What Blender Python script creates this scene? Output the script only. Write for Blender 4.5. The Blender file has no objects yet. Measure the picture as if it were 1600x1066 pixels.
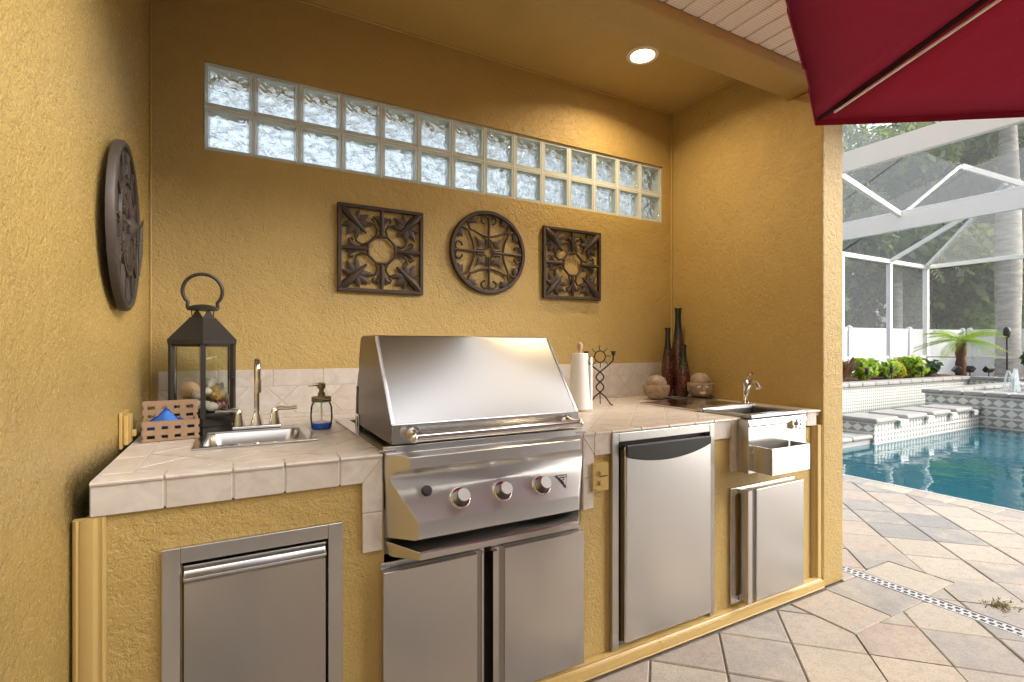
import bpy, math, random
import numpy as np
from mathutils import Vector, Matrix
R = math.radians
rnd = random.Random(7)
S = bpy.context.scene
COL = S.collection

# ------------------------------------------------------------------ camera, sky, sun, exposure
cam_d = bpy.data.cameras.new('camera'); cam = bpy.data.objects.new('camera', cam_d); COL.objects.link(cam)
cam.location = (0.117, -2.5225, 1.2238); cam.rotation_euler = (R(90), 0, R(-28.68))
cam_d.sensor_width = 36; cam_d.lens = 17.81; cam_d.shift_y = 0.0068; cam_d.clip_start = .02; cam_d.clip_end = 400
S.camera = cam
SUN_EL, SUN_AZ = 34, 136            # azimuth of the sun, degrees clockwise from +y (north)
W = bpy.data.worlds.new('World'); S.world = W; W.use_nodes = True
wn = W.node_tree; wn.nodes.clear()
sky = wn.nodes.new('ShaderNodeTexSky'); sky.sky_type = 'NISHITA'; sky.sun_disc = False
sky.sun_elevation = R(SUN_EL); sky.sun_rotation = R(SUN_AZ); sky.dust_density = 6.0; sky.air_density = 1.0; sky.ozone_density = 1.0
wb = wn.nodes.new('ShaderNodeBackground'); wb.inputs['Strength'].default_value = .15
hs = wn.nodes.new('ShaderNodeHueSaturation'); hs.inputs['Saturation'].default_value = .48
wo = wn.nodes.new('ShaderNodeOutputWorld')
wn.links.new(sky.outputs[0], hs.inputs['Color']); wn.links.new(hs.outputs[0], wb.inputs[0]); wn.links.new(wb.outputs[0], wo.inputs[0])
sd = bpy.data.lights.new('sun', 'SUN'); sd.energy = .62; sd.angle = R(60); sd.color = (1, .99, .98)
sun = bpy.data.objects.new('sun', sd); COL.objects.link(sun)
az, el = R(SUN_AZ), R(SUN_EL)
sdir = Vector((math.sin(az)*math.cos(el), math.cos(az)*math.cos(el), math.sin(el)))
sun.rotation_euler = sdir.to_track_quat('Z', 'Y').to_euler(); sun.location = sdir*30
S.render.engine = 'CYCLES'
vs = S.view_settings; vs.view_transform = 'Standard'; vs.look = 'None'; vs.gamma = 1; vs.exposure = 1.6; vs.use_curve_mapping = False
S.cycles.max_bounces = 8; S.cycles.transparent_max_bounces = 16; S.cycles.diffuse_bounces = 5

# ------------------------------------------------------------------ materials
def srgb(r, g, b):
    f = lambda c: ((c/255+.055)/1.055)**2.4 if c/255 > .04045 else c/255/12.92
    return (f(r), f(g), f(b), 1)
class NT:
    def __init__(s, name):
        s.m = bpy.data.materials.new(name); s.m.use_nodes = True; s.t = s.m.node_tree; s.t.nodes.clear()
        s.out = s.n('ShaderNodeOutputMaterial')
    def n(s, typ, **kw):
        nd = s.t.nodes.new(typ)
        for k, v in kw.items(): setattr(nd, k, v)
        return nd
    def l(s, a, b): s.t.links.new(a, b)
    def coord(s, kind='Object', scale=(1, 1, 1), rot=(0, 0, 0)):
        tc = s.n('ShaderNodeTexCoord'); mp = s.n('ShaderNodeMapping')
        mp.inputs['Scale'].default_value = scale; mp.inputs['Rotation'].default_value = rot
        s.l(tc.outputs[kind], mp.inputs[0]); return mp.outputs[0]
    def noise(s, vec, scale=5, detail=4, rough=.55, dist=0):
        nd = s.n('ShaderNodeTexNoise'); nd.inputs['Scale'].default_value = scale; nd.inputs['Detail'].default_value = detail
        nd.inputs['Roughness'].default_value = rough; nd.inputs['Distortion'].default_value = dist
        if vec is not None: s.l(vec, nd.inputs['Vector'])
        return nd.outputs['Fac']
    def ramp(s, fac, stops):
        nd = s.n('ShaderNodeValToRGB'); e = nd.color_ramp.elements
        while len(e) < len(stops): e.new(.5)
        for i, (p, c) in enumerate(stops):
            e[i].position = p; e[i].color = c if len(c) == 4 else (*c, 1)
        s.l(fac, nd.inputs[0]); return nd.outputs[0]
    def math(s, op, a, b=None, clamp=False):
        nd = s.n('ShaderNodeMath', operation=op); nd.use_clamp = clamp
        for i, v in enumerate((a, b)):
            if v is None: continue
            if isinstance(v, (int, float)): nd.inputs[i].default_value = v
            else: s.l(v, nd.inputs[i])
        return nd.outputs[0]
    def mix(s, fac, a, b, mode='MIX'):
        nd = s.n('ShaderNodeMix', data_type='RGBA', blend_type=mode)
        for i, v in ((0, fac), (6, a), (7, b)):
            if isinstance(v, (int, float)): nd.inputs[i].default_value = v
            elif isinstance(v, (tuple, list)): nd.inputs[i].default_value = v if len(v) == 4 else (*v, 1)
            else: s.l(v, nd.inputs[i])
        return nd.outputs[2]
    def bump(s, h, strength=.5, dist=.01):
        nd = s.n('ShaderNodeBump'); nd.inputs['Strength'].default_value = strength; nd.inputs['Distance'].default_value = dist
        s.l(h, nd.inputs['Height']); return nd.outputs[0]
    def pbsdf(s, col=None, rough=.5, metal=0, normal=None, **kw):
        nd = s.n('ShaderNodeBsdfPrincipled')
        for k, v in (('Base Color', col), ('Roughness', rough), ('Metallic', metal)):
            if v is None: continue
            if isinstance(v, (int, float)): nd.inputs[k].default_value = v
            elif isinstance(v, (tuple, list)): nd.inputs[k].default_value = v if len(v) == 4 else (*v, 1)
            else: s.l(v, nd.inputs[k])
        if normal is not None: s.l(normal, nd.inputs['Normal'])
        for k, v in kw.items():
            k = k.replace('_', ' ')
            if isinstance(v, (int, float, tuple)): nd.inputs[k].default_value = v
            else: s.l(v, nd.inputs[k])
        return nd
    def done(s, sh):
        s.l(sh.outputs[0] if hasattr(sh, 'outputs') else sh, s.out.inputs[0]); return s.m
    def mixsh(s, fac, a, b):
        nd = s.n('ShaderNodeMixShader')
        if isinstance(fac, (int, float)): nd.inputs[0].default_value = fac
        else: s.l(fac, nd.inputs[0])
        s.l(a.outputs[0], nd.inputs[1]); s.l(b.outputs[0], nd.inputs[2]); return nd
M = {}
def plain(name, col, rough=.5, metal=0, vary=.06, scale=30, bump=0, **kw):
    t = NT(name); v = t.coord(); nz = t.noise(v, scale, 4)
    c = t.mix(t.math('MULTIPLY', nz, 1), tuple(x*(1-vary) for x in col[:3]), tuple(min(1, x*(1+vary)) for x in col[:3]))
    rg = t.math('ADD', t.math('MULTIPLY', t.noise(v, scale*2.3, 3), .12), rough-.06)
    nm = t.bump(nz, bump, .004) if bump else None
    M[name] = t.done(t.pbsdf(c, rg, metal, nm, **kw)); return M[name]

def stucco(name, col, amp=1.0, scl=1.0, rough=.42, grime=False):
    t = NT(name); v = t.coord()
    big = t.noise(v, 34*scl, 5, .62, .5)
    flat = t.ramp(big, [(.38, (0, 0, 0)), (.48, (.75, .75, .75)), (.60, (1, 1, 1))])
    fine = t.noise(v, 125*scl, 4, .7, .2)
    pits = t.ramp(t.noise(v, 78*scl, 3, .6, .4), [(.30, (0, 0, 0)), (.42, (1, 1, 1))])
    ridge = t.n('ShaderNodeTexVoronoi', feature='DISTANCE_TO_EDGE'); ridge.inputs['Scale'].default_value = 60*scl; t.l(v, ridge.inputs['Vector'])
    h = t.math('ADD', t.math('ADD', t.math('MULTIPLY', flat, .75), t.math('MULTIPLY', pits, .6)), t.math('ADD', t.math('MULTIPLY', fine, 1.25), t.math('MULTIPLY', ridge.outputs[0], .4)))
    und = t.noise(v, 6.5*scl, 4, .6, 1.0); h = t.math('ADD', h, t.math('MULTIPLY', und, 1.8))
    patch = t.noise(v, 1.7, 6, .65, .8)
    c = t.mix(t.ramp(patch, [(.3, (0, 0, 0)), (.7, (1, 1, 1))]), tuple(x*.92 for x in col[:3]), tuple(x*1.07 for x in col[:3]))
    speck = t.ramp(t.noise(v, 90, 4, .65), [(.28, (.55, .48, .40)), (.37, (1, 1, 1))])
    c = t.mix(.6, c, t.mix(1.0, c, speck, 'MULTIPLY'))
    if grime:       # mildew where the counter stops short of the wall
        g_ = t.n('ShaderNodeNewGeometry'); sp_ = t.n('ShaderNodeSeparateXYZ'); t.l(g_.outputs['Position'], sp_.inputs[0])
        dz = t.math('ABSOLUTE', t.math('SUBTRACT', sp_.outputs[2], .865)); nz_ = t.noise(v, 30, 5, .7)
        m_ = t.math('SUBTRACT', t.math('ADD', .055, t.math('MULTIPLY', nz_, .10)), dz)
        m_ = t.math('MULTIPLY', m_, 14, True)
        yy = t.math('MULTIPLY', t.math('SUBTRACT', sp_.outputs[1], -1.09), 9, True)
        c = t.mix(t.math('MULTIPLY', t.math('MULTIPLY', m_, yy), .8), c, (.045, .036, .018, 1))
    rg = t.math('ADD', t.math('MULTIPLY', fine, .22), rough-.1)
    M[name] = t.done(t.pbsdf(c, rg, 0, t.bump(h, .58*amp, .0036*amp), Specular_IOR_Level=.9 if grime else .5))
OCH = (.455, .318, .104)
stucco('stucco', OCH, 1.1); stucco('stucco_left', OCH, 1.05, 1.0, .24, True); stucco('stucco_fine', OCH, 1.25, 1.2, .45); stucco('stucco_smooth', OCH, .35, 1.3, .5)
plain('painted_trim', (.475, .33, .118), .36, 0, .05, 14, .05)
plain('house_paint', (.50, .46, .40), .7, 0, .06, 8, .2); plain('painted_plate', (.46, .315, .10), .45, 0, .05, 20)

def steel(name, col=(.62, .60, .58), rough=.29, axis='x', aniso=.75):
    t = NT(name)
    sc = {'x': (3, 240, 240), 'z': (240, 240, 3)}[axis]
    v = t.coord('Object', sc); nz = t.noise(v, 3, 4, .6)
    sm = t.noise(t.coord('Object', (1, 1, 1)), 3.2, 5, .62, .5)
    rg = rough
    c = tuple(col)
    tg = t.n('ShaderNodeTangent', direction_type='RADIAL', axis='Z')
    p = t.pbsdf(c, rg, 1, None, Anisotropic=aniso, Anisotropic_Rotation=.25 if axis == 'x' else 0.)
    t.l(tg.outputs[0], p.inputs['Tangent'])
    M[name] = t.done(p)
steel('steel', (.58, .565, .55), .2, 'x', .8); steel('steel_hood', (.41, .42, .435), .44); steel('steel_panel', (.70, .69, .68), .33); steel('steel_vert', (.55, .53, .51), axis='z'); steel('steel_door', (.60, .585, .57), .26, 'x', .35)
plain('rib_shade_dark', (.030, .004, .010), .9); plain('side_steel', (.20, .17, .15), .36, 1, .06); plain('knob_face', (.55, .55, .55), .5, .6, .05); plain('sink_steel', (.38, .37, .36), .30, 1, .05); plain('knob_metal', (.58, .57, .56), .30, 1, .03); plain('chrome', (.78, .77, .75), .12, 1, .02); plain('dark_steel', (.22, .21, .20), .4, 1, .1)
plain('black_plastic', (.012, .0125, .0135), .5, 0, .1); plain('black_gap', (.012, .012, .012), .6)
plain('black_metal', (.030, .026, .024), .42, .2, .2, 40, .15)
plain('bronze', (.052, .033, .025), .5, .25, .22, 45, .25)
plain('clock_iron', (.060, .047, .039), .55, .2, .3, 55, .3)
plain('clock_face', (.034, .033, .031), .62, .2, .3, 40, .3)
plain('brass_dull', (.24, .20, .13), .38, .9, .1)
plain('white_metal', (.86, .855, .83), .38, 0, .03, 6)
plain('white_vinyl', (.78, .79, .80), .4, 0, .03, 4)
plain('paper', (.86, .84, .80), .9, 0, .03, 60, .1)
plain('light_wood', (.30, .19, .11), .55, 0, .18, 22, .1)
plain('knob_wood', (.50, .36, .25), .5, 0, .1)
plain('blue_cloth', (.035, .15, .52), .8, 0, .35, 60, .6)
plain('blue_dark', (.012, .04, .30), .8, 0, .25, 60, .4)
plain('grout', (.50, .44, .36), .85, 0, .10, 120, .1)
plain('mortar', (.80, .77, .72), .8, 0, .06, 90, .1)
plain('limestone', (.56, .53, .48), .7, 0, .14, 10, .2)
plain('white_tile', (.74, .72, .66), .3, 0, .05, 14)
plain('grey_tile', (.33, .33, .32), .45, 0, .12, 20)
plain('cap_stone', (.31, .30, .285), .75, 0, .18, 14, .3)
plain('lamp_trim', (.76, .70, .60), .45)
plain('shell_tan', (.58, .38, .24), .5, 0, .2, 40, .3); plain('shell_white', (.72, .66, .58), .5, 0, .12, 40, .3)
plain('shell_gold', (.62, .38, .12), .5, 0, .3, 60, .5); plain('shell_grey', (.46, .45, .42), .5, 0, .15, 40, .3); plain('shell_rose', (.36, .16, .19), .45, 0, .3, 50, .4)
plain('rubber', (.03, .03, .03), .7); plain('soil_dark', (.05, .035, .025), .95)
plain('slate', (.075, .07, .068), .5, 0, .2, 30, .1)

t = NT('tile'); v = t.coord(); oi = t.n('ShaderNodeObjectInfo')
a = t.n('ShaderNodeVectorMath', operation='ADD'); t.l(v, a.inputs[0]); cmb = t.n('ShaderNodeCombineXYZ')
t.l(t.math('MULTIPLY', oi.outputs['Random'], 40), cmb.inputs[0]); t.l(cmb.outputs[0], a.inputs[1])
cl = t.noise(a.outputs[0], 14, 6, .65, .8)
c = t.ramp(cl, [(.30, (.47, .41, .36)), (.5, (.56, .51, .46)), (.68, (.62, .585, .54))])
c = t.mix(t.math('MULTIPLY', oi.outputs['Random'], .3), c, (.52, .44, .375, 1))
M['tile'] = t.done(t.pbsdf(c, t.math('ADD', t.math('MULTIPLY', cl, .2), .22), 0, t.bump(t.noise(a.outputs[0], 50, 4), .12, .003)))

t = NT('paver'); v = t.coord(); oi = t.n('ShaderNodeObjectInfo'); r0 = oi.outputs['Random']
a = t.n('ShaderNodeVectorMath', operation='ADD'); t.l(v, a.inputs[0]); cmb = t.n('ShaderNodeCombineXYZ')
t.l(t.math('MULTIPLY', r0, 60), cmb.inputs[1]); t.l(cmb.outputs[0], a.inputs[1])
base = t.ramp(r0, [(0, (.19, .20, .215)), (.34, (.27, .27, .275)), (.46, (.38, .345, .295)), (.64, (.44, .40, .335)), (.80, (.36, .295, .26)), (1, (.30, .25, .23))])
base.node.color_ramp.interpolation = 'LINEAR'
r1 = t.math('FRACT', t.math('MULTIPLY', r0, 7.31))
alt = t.ramp(r1, [(0, (.22, .23, .245)), (.5, (.40, .37, .32)), (1, (.36, .31, .28))])
cloud = t.ramp(t.noise(a.outputs[0], 5.0, 5, .6, .6), [(.38, (0, 0, 0)), (.66, (1, 1, 1))])
c = t.mix(t.math('MULTIPLY', cloud, .8), base, alt)
gr = t.noise(a.outputs[0], 120, 4, .75)
c = t.mix(.8, c, t.mix(1, c, t.ramp(gr, [(.30, (.42, .42, .43)), (.5, (1, 1, 1)), (.75, (1.0, 1.0, 1.0))]), 'MULTIPLY'))
c = t.mix(1, c, t.ramp(t.noise(a.outputs[0], 24, 5, .7, .6), [(.3, (.78, .77, .76)), (.55, (1, 1, 1))]), 'MULTIPLY')
c = t.mix(.25, c, (.36, .33, .295, 1)); c = t.mix(1, c, (1.22, 1.20, 1.16, 1), 'MULTIPLY')
M['paver'] = t.done(t.pbsdf(c, .8, 0, t.bump(t.math('ADD', gr, t.math('MULTIPLY', t.noise(a.outputs[0], 30, 4), .7)), .5, .003)))
t = NT('joint_sand'); v = t.coord(); M['joint_sand'] = t.done(t.pbsdf(t.ramp(t.noise(v, 60, 5), [(.3, (.13, .115, .10)), (.7, (.24, .21, .18))]), .95, 0, t.bump(t.noise(v, 140, 3), .4, .004)))
t = NT('far_ground'); v = t.coord(); M['far_ground'] = t.done(t.pbsdf(t.ramp(t.noise(v, 3, 6, .7), [(.3, (.05, .06, .025)), (.7, (.11, .10, .05))]), .95, 0, t.bump(t.noise(v, 40, 4), .6, .02)))
t = NT('mulch'); v = t.coord(); M['mulch'] = t.done(t.pbsdf(t.ramp(t.noise(v, 26, 5, .7), [(.3, (.05, .022, .014)), (.7, (.20, .075, .045))]), .95, 0, t.bump(t.noise(v, 45, 5), 1, .03)))

# clear things
def glassy(name, col=(1, 1, 1), rough=.0, trans=.55, ior=1.45):
    t = NT(name); g = t.n('ShaderNodeBsdfTransparent'); g.inputs[0].default_value = (*col, 1)
    gl = t.n('ShaderNodeBsdfGlossy'); gl.inputs['Roughness'].default_value = .03
    fr = t.n('ShaderNodeFresnel'); fr.inputs[0].default_value = ior
    return t, t.mixsh(t.math('ADD', fr.outputs[0], .02, True), g, gl)
t, sh = glassy('pane_glass', (.93, .95, .94)); M['pane_glass'] = t.done(sh)
t, sh = glassy('jar_glass', (.96, .97, .97), ior=1.18); M['jar_glass'] = t.done(sh)
M['blue_soap'] = None
t = NT('blue_soap'); p = t.pbsdf((.03, .16, .85), .12, 0, None, Transmission_Weight=.25); M['blue_soap'] = t.done(p)
t = NT('glass_block'); v = t.coord()
w = t.noise(v, 19, 2, .5, 1.2); w2 = t.n('ShaderNodeTexVoronoi', feature='SMOOTH_F1'); w2.inputs['Scale'].default_value = 24; t.l(v, w2.inputs['Vector'])
h = t.math('ADD', w, t.math('MULTIPLY', w2.outputs[0], .6))
gb = t.n('ShaderNodeBsdfGlass'); gb.inputs['Color'].default_value = (.97, 1, .99, 1); gb.inputs['Roughness'].default_value = .02; gb.inputs['IOR'].default_value = 1.45
t.l(t.bump(h, .7, .05), gb.inputs['Normal'])
tb = t.n('ShaderNodeBsdfTransparent'); tb.inputs[0].default_value = (.97, 1, .99, 1)
M['glass_block'] = t.done(t.mixsh(.45, gb, tb))
t = NT('glass_rim'); gb = t.pbsdf((.84, .91, .87), .15, 0, None, Transmission_Weight=.45, IOR=1.3); M['glass_rim'] = t.done(gb)
t = NT('water'); v = t.coord('Object', (1, 1, 1)); wv = t.math('ADD', t.noise(v, 1.7, 3, .5, .6), t.math('MULTIPLY', t.noise(v, 6, 2, .5, .3), .25))
cc = t.ramp(t.noise(v, .6, 3), [(.3, (.004, .065, .095)), (.7, (.007, .095, .130))])
M['water'] = t.done(t.pbsdf(cc, .04, 0, t.bump(wv, .16, .05), IOR=1.33))
t = NT('shallow_water'); v = t.coord(); M['shallow_water'] = t.done(t.pbsdf((.10, .19, .20), .06, 0, t.bump(t.noise(v, 5, 3), .2, .04), IOR=1.33))
t = NT('water_jet'); g = t.n('ShaderNodeBsdfTransparent'); d = t.pbsdf((.85, .88, .9), .1); M['water_jet'] = t.done(t.mixsh(.45, g, d))
t = NT('screen_mesh'); g = t.n('ShaderNodeBsdfTransparent'); d = t.n('ShaderNodeBsdfDiffuse'); d.inputs[0].default_value = (.46, .48, .48, 1)
tl = t.n('ShaderNodeBsdfTranslucent'); tl.inputs[0].default_value = (.46, .48, .48, 1)
M['screen_mesh'] = t.done(t.mixsh(.32, g, t.mixsh(.5, d, tl)))
for nm_, k_, al_ in (('screen_thin', .15, .46), ('screen_dense', .52, .22)):
    t = NT(nm_); g = t.n('ShaderNodeBsdfTransparent'); d = t.n('ShaderNodeBsdfDiffuse'); d.inputs[0].default_value = (al_, al_*1.03, al_*1.04, 1)
    tl = t.n('ShaderNodeBsdfTranslucent'); tl.inputs[0].default_value = (al_, al_*1.03, al_*1.04, 1)
    M[nm_] = t.done(t.mixsh(k_, g, t.mixsh(.5, d, tl)))
t = NT('canopy'); v = t.coord(); wv = t.noise(t.coord('Object', (400, 400, 400)), 2, 2)
cc = t.mix(t.noise(v, 2.5, 4), (.40, .026, .076, 1), (.45, .032, .086, 1))
wr = t.noise(t.coord('Object', (1, 1, 1)), 3.5, 3, .5, 1.5)
d = t.pbsdf(cc, .85, 0, t.bump(t.math('ADD', t.math('MULTIPLY', wv, .05), wr), .55, .05)); tl = t.n('ShaderNodeBsdfTranslucent'); t.l(cc, tl.inputs[0])
M['canopy'] = t.done(t.mixsh(.42, d, tl))
t = NT('lamp_glow'); e = t.n('ShaderNodeEmission'); e.inputs[0].default_value = (1, .80, .52, 1); e.inputs[1].default_value = 9; M['lamp_glow'] = t.done(e)
t = NT('soffit'); v = t.coord(); vr = t.n('ShaderNodeTexVoronoi'); vr.inputs['Scale'].default_value = 85; vr.inputs['Randomness'].default_value = 0; t.l(v, vr.inputs['Vector'])
M['soffit'] = t.done(t.pbsdf(t.ramp(vr.outputs['Distance'], [(.14, (.36, .32, .28)), (.24, (.84, .80, .73))]), .5))
t = NT('drain_grate'); M['drain_grate'] = t.done(t.pbsdf((.50, .52, .56), .45))
t = NT('vase'); v = t.coord('Generated'); sx = t.n('ShaderNodeSeparateXYZ'); t.l(v, sx.inputs[0])
vor = t.n('ShaderNodeTexVoronoi'); vor.inputs['Scale'].default_value = 95; t.l(t.coord(), vor.inputs['Vector'])
hh = t.math('ADD', sx.outputs[2], t.math('MULTIPLY', t.noise(t.coord(), 24, 4), .35))
cb = t.ramp(hh, [(.55, (.085, .020, .014)), (.80, (.035, .022, .016)), (.97, (.008, .022, .021))])
cs = t.mix(t.ramp(vor.outputs['Distance'], [(.20, (1, 1, 1)), (.32, (0, 0, 0))]), cb, (.30, .16, .12, 1))
M['vase'] = t.done(t.pbsdf(t.mix(t.ramp(sx.outputs[2], [(.62, (1, 1, 1)), (.70, (0, 0, 0))]), cb, cs), .14, 0, t.bump(vor.outputs['Distance'], .5, .004)))
t = NT('coconut'); v = t.coord(); M['coconut'] = t.done(t.pbsdf(t.ramp(t.noise(v, 16, 6, .7, 1.2), [(.3, (.17, .095, .05)), (.5, (.36, .25, .16)), (.7, (.45, .36, .27))]), .5, 0, t.bump(t.noise(v, 60, 4), .4, .005)))
t = NT('coconut_pale'); v = t.coord(); M['coconut_pale'] = t.done(t.pbsdf(t.ramp(t.noise(v, 40, 4), [(.3, (.25, .18, .13)), (.7, (.40, .32, .25))]), .55, 0, t.bump(t.noise(v, 80, 4), .3, .004)))

def leafmat(name, c1, c2, trans=.35):
    t = NT(name); g = t.n('ShaderNodeNewGeometry'); c = t.mix(g.outputs['Random Per Island'], c1, c2)
    d = t.pbsdf(c, .5); tl = t.n('ShaderNodeBsdfTranslucent'); t.l(t.mix(1, c, (1.3, 1.4, .7, 1), 'MULTIPLY'), tl.inputs[0])
    M[name] = t.done(t.mixsh(trans, d, tl))
leafmat('leaf_oak', (.10, .14, .055), (.21, .26, .11), .5); leafmat('leaf_dark', (.075, .11, .05), (.165, .205, .095), .5)
leafmat('leaf_light', (.085, .16, .030), (.17, .26, .055)); leafmat('leaf_lime', (.20, .34, .040), (.38, .48, .07)); leafmat('leaf_yellow', (.42, .40, .05), (.60, .50, .07))
leafmat('leaf_blue', (.07, .12, .07), (.13, .19, .11)); leafmat('leaf_palm', (.07, .13, .035), (.16, .23, .07)); leafmat('leaf_red', (.10, .05, .03), (.16, .09, .05))
leafmat('leaf_dry', (.16, .13, .07), (.26, .21, .12))
t = NT('bark'); v = t.coord('Object', (1, 1, .25)); M['bark'] = t.done(t.pbsdf(t.ramp(t.noise(v, 14, 6, .7), [(.3, (.08, .065, .05)), (.7, (.22, .19, .16))]), .9, 0, t.bump(t.noise(v, 20, 5), .8, .03)))
t = NT('palm_bark'); v = t.coord('Object', (.3, .3, 1)); M['palm_bark'] = t.done(t.pbsdf(t.ramp(t.noise(v, 9, 5, .6, .3), [(.3, (.22, .20, .18)), (.7, (.42, .40, .37))]), .9, 0, t.bump(t.noise(v, 14, 4), .5, .02)))
plain('palm_fibre', (.13, .06, .04), .9, 0, .4, 60, .8)

# ------------------------------------------------------------------ mesh helpers
class MB:
    def __init__(s): s.v = []; s.f = []
    def add(s, vs_, fs):
        o = len(s.v); s.v += [tuple(p) for p in vs_]; s.f += [tuple(i+o for i in f) for f in fs]; return s
    def box(s, x0, y0, z0, x1, y1, z1):
        return s.add([(x0, y0, z0), (x1, y0, z0), (x1, y1, z0), (x0, y1, z0), (x0, y0, z1), (x1, y0, z1), (x1, y1, z1), (x0, y1, z1)],
                     [(3, 2, 1, 0), (4, 5, 6, 7), (0, 1, 5, 4), (1, 2, 6, 5), (2, 3, 7, 6), (3, 0, 4, 7)])
    def prism(s, poly, fa, fb):
        """poly 2D; fa, fb map (a,b)->3D for the two ends"""
        n = len(poly); A = [fa(*p) for p in poly]; B = [fb(*p) for p in poly]
        return s.add(A+B, [tuple(range(n))[::-1], tuple(range(n, 2*n))]+[(i, (i+1) % n, n+(i+1) % n, n+i) for i in range(n)])
    def prof_x(s, prof, x0, x1):      # profile in (y,z) swept along x
        return s.prism(prof, lambda a, b: (x0, a, b), lambda a, b: (x1, a, b))
    def prof_y(s, prof, y0, y1):      # profile in (x,z) swept along y
        return s.prism(prof, lambda a, b: (a, y0, b), lambda a, b: (a, y1, b))
    def prof_z(s, prof, z0, z1):
        return s.prism(prof, lambda a, b: (a, b, z0), lambda a, b: (a, b, z1))
    def tube(s, pts, r, n=8, closed=False, flat=1.0):
        P = [Vector(p) for p in pts]; k = len(P); rr = r if isinstance(r, (list, tuple)) else [r]*k
        T = []
        for i in range(k):
            a = P[(i-1) % k] if (closed or i > 0) else P[i]; b = P[(i+1) % k] if (closed or i < k-1) else P[i]
            T.append((b-a).normalized())
        up = Vector((0, 0, 1)) if abs(T[0].z) < .9 else Vector((0, 1, 0))
        N = (up-T[0]*up.dot(T[0])).normalized(); vs_ = []
        for i in range(k):
            N = (N-T[i]*N.dot(T[i])).normalized(); Bn = T[i].cross(N)
            for j in range(n):
                th = 2*math.pi*j/n; vs_.append(P[i]+(N*math.cos(th)+Bn*math.sin(th)*flat)*rr[i])
        fs = []
        for i in range(k if closed else k-1):
            a, b = i*n, ((i+1) % k)*n
            fs += [(a+j, a+(j+1) % n, b+(j+1) % n, b+j) for j in range(n)]
        if not closed: fs += [tuple(range(n))[::-1], tuple(range((k-1)*n, k*n))]
        return s.add(vs_, fs)
    def lathe(s, prof, c=(0, 0, 0), n=24, axis='z', caps=True):
        vs_ = []
        for r, h in prof:
            for j in range(n):
                a = 2*math.pi*j/n; x, y = r*math.cos(a), r*math.sin(a)
                q = {'z': (x, y, h), 'y': (x, -h, y), 'x': (h, x, y)}[axis]
                vs_.append((c[0]+q[0], c[1]+q[1], c[2]+q[2]))
        k = len(prof)
        fs = [(i*n+j, i*n+(j+1) % n, (i+1)*n+(j+1) % n, (i+1)*n+j) for i in range(k-1) for j in range(n)]
        if caps: fs += [tuple(range(n))[::-1], tuple(range((k-1)*n, k*n))]
        return s.add(vs_, fs)
    def ball(s, c, r, n=14, m=9, sc=(1, 1, 1)):
        prof = [(max(1e-4, r*math.sin(math.pi*i/m)), -r*math.cos(math.pi*i/m)) for i in range(m+1)]
        o = len(s.v); s.lathe(prof, (0, 0, 0), n)
        s.v[o:] = [(c[0]+p[0]*sc[0], c[1]+p[1]*sc[1], c[2]+p[2]*sc[2]) for p in s.v[o:]]; return s
    def xf(s, mat, o=0):
        s.v[o:] = [tuple(mat @ Vector(p)) for p in s.v[o:]]; return s
    def mesh(s, name, mat, smooth=35):
        me = bpy.data.meshes.new(name); me.from_pydata(s.v, [], s.f); me.update()
        import bmesh
        bm = bmesh.new(); bm.from_mesh(me); bmesh.ops.recalc_face_normals(bm, faces=bm.faces); bm.to_mesh(me); bm.free()
        if smooth:
            me.polygons.foreach_set('use_smooth', [True]*len(me.polygons)); me.set_sharp_from_angle(angle=R(smooth))
        me.materials.append(M[mat]); return me
def wloc(o):
    p = Vector((0, 0, 0))
    while o is not None: p += o.location; o = o.parent
    return p
def link(name, me, parent=None, loc=(0, 0, 0)):
    o = bpy.data.objects.new(name, me); COL.objects.link(o); o.parent = parent; o.location = loc; return o
def part(name, mb, mat, parent=None, world=True, bev=0, smooth=35, label=None):
    """world=True: mb holds world coordinates; stored relative to the parent chain"""
    if parent is not None and world:
        off = wloc(parent)
        mb.v = [(p[0]-off.x, p[1]-off.y, p[2]-off.z) for p in mb.v]
    o = link(name, mb.mesh(name, mat, smooth), parent)
    if bev:
        b = o.modifiers.new('bevel', 'BEVEL'); b.width = bev; b.segments = 2; b.limit_method = 'ANGLE'; b.angle_limit = R(40); b.harden_normals = True
    if label: o['label'] = label
    return o
def thing(name, label, cat, loc=(0, 0, 0), rz=0, group=None):
    o = bpy.data.objects.new(name, None); COL.objects.link(o); o.location = loc; o.rotation_euler = (0, 0, rz); o.empty_display_size = .1
    o['label'] = label; o['category'] = cat
    if group: o['group'] = group
    return o
def solo(name, mb, mat, label, cat, base=None, group=None, bev=0, smooth=35, rz=0):
    """a thing that is one mesh; mb in local coordinates about base"""
    o = part(name, mb, mat, None, bev=bev, smooth=smooth)
    if base is not None: o.location = base
    o.rotation_euler = (0, 0, rz); o['label'] = label; o['category'] = cat
    if group: o['group'] = group
    return o
def struct(name, mb, mat, **kw):
    o = part(name, mb, mat, None, **kw); o['kind'] = 'structure'; return o
def copy_tree(o, parent=None):
    c_ = o.copy(); COL.objects.link(c_); c_.parent = parent
    for ch in o.children: copy_tree(ch, c_)
    return c_
def clip(poly, a, b, c_):            # keep a*x+b*y<=c
    out = []
    for i in range(len(poly)):
        p, q = poly[i], poly[(i+1) % len(poly)]; dp, dq = a*p[0]+b*p[1]-c_, a*q[0]+b*q[1]-c_
        if dp <= 1e-9: out.append(p)
        if (dp < -1e-9 and dq > 1e-9) or (dp > 1e-9 and dq < -1e-9):
            t_ = dp/(dp-dq); out.append((p[0]+t_*(q[0]-p[0]), p[1]+t_*(q[1]-p[1])))
    return out
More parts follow.
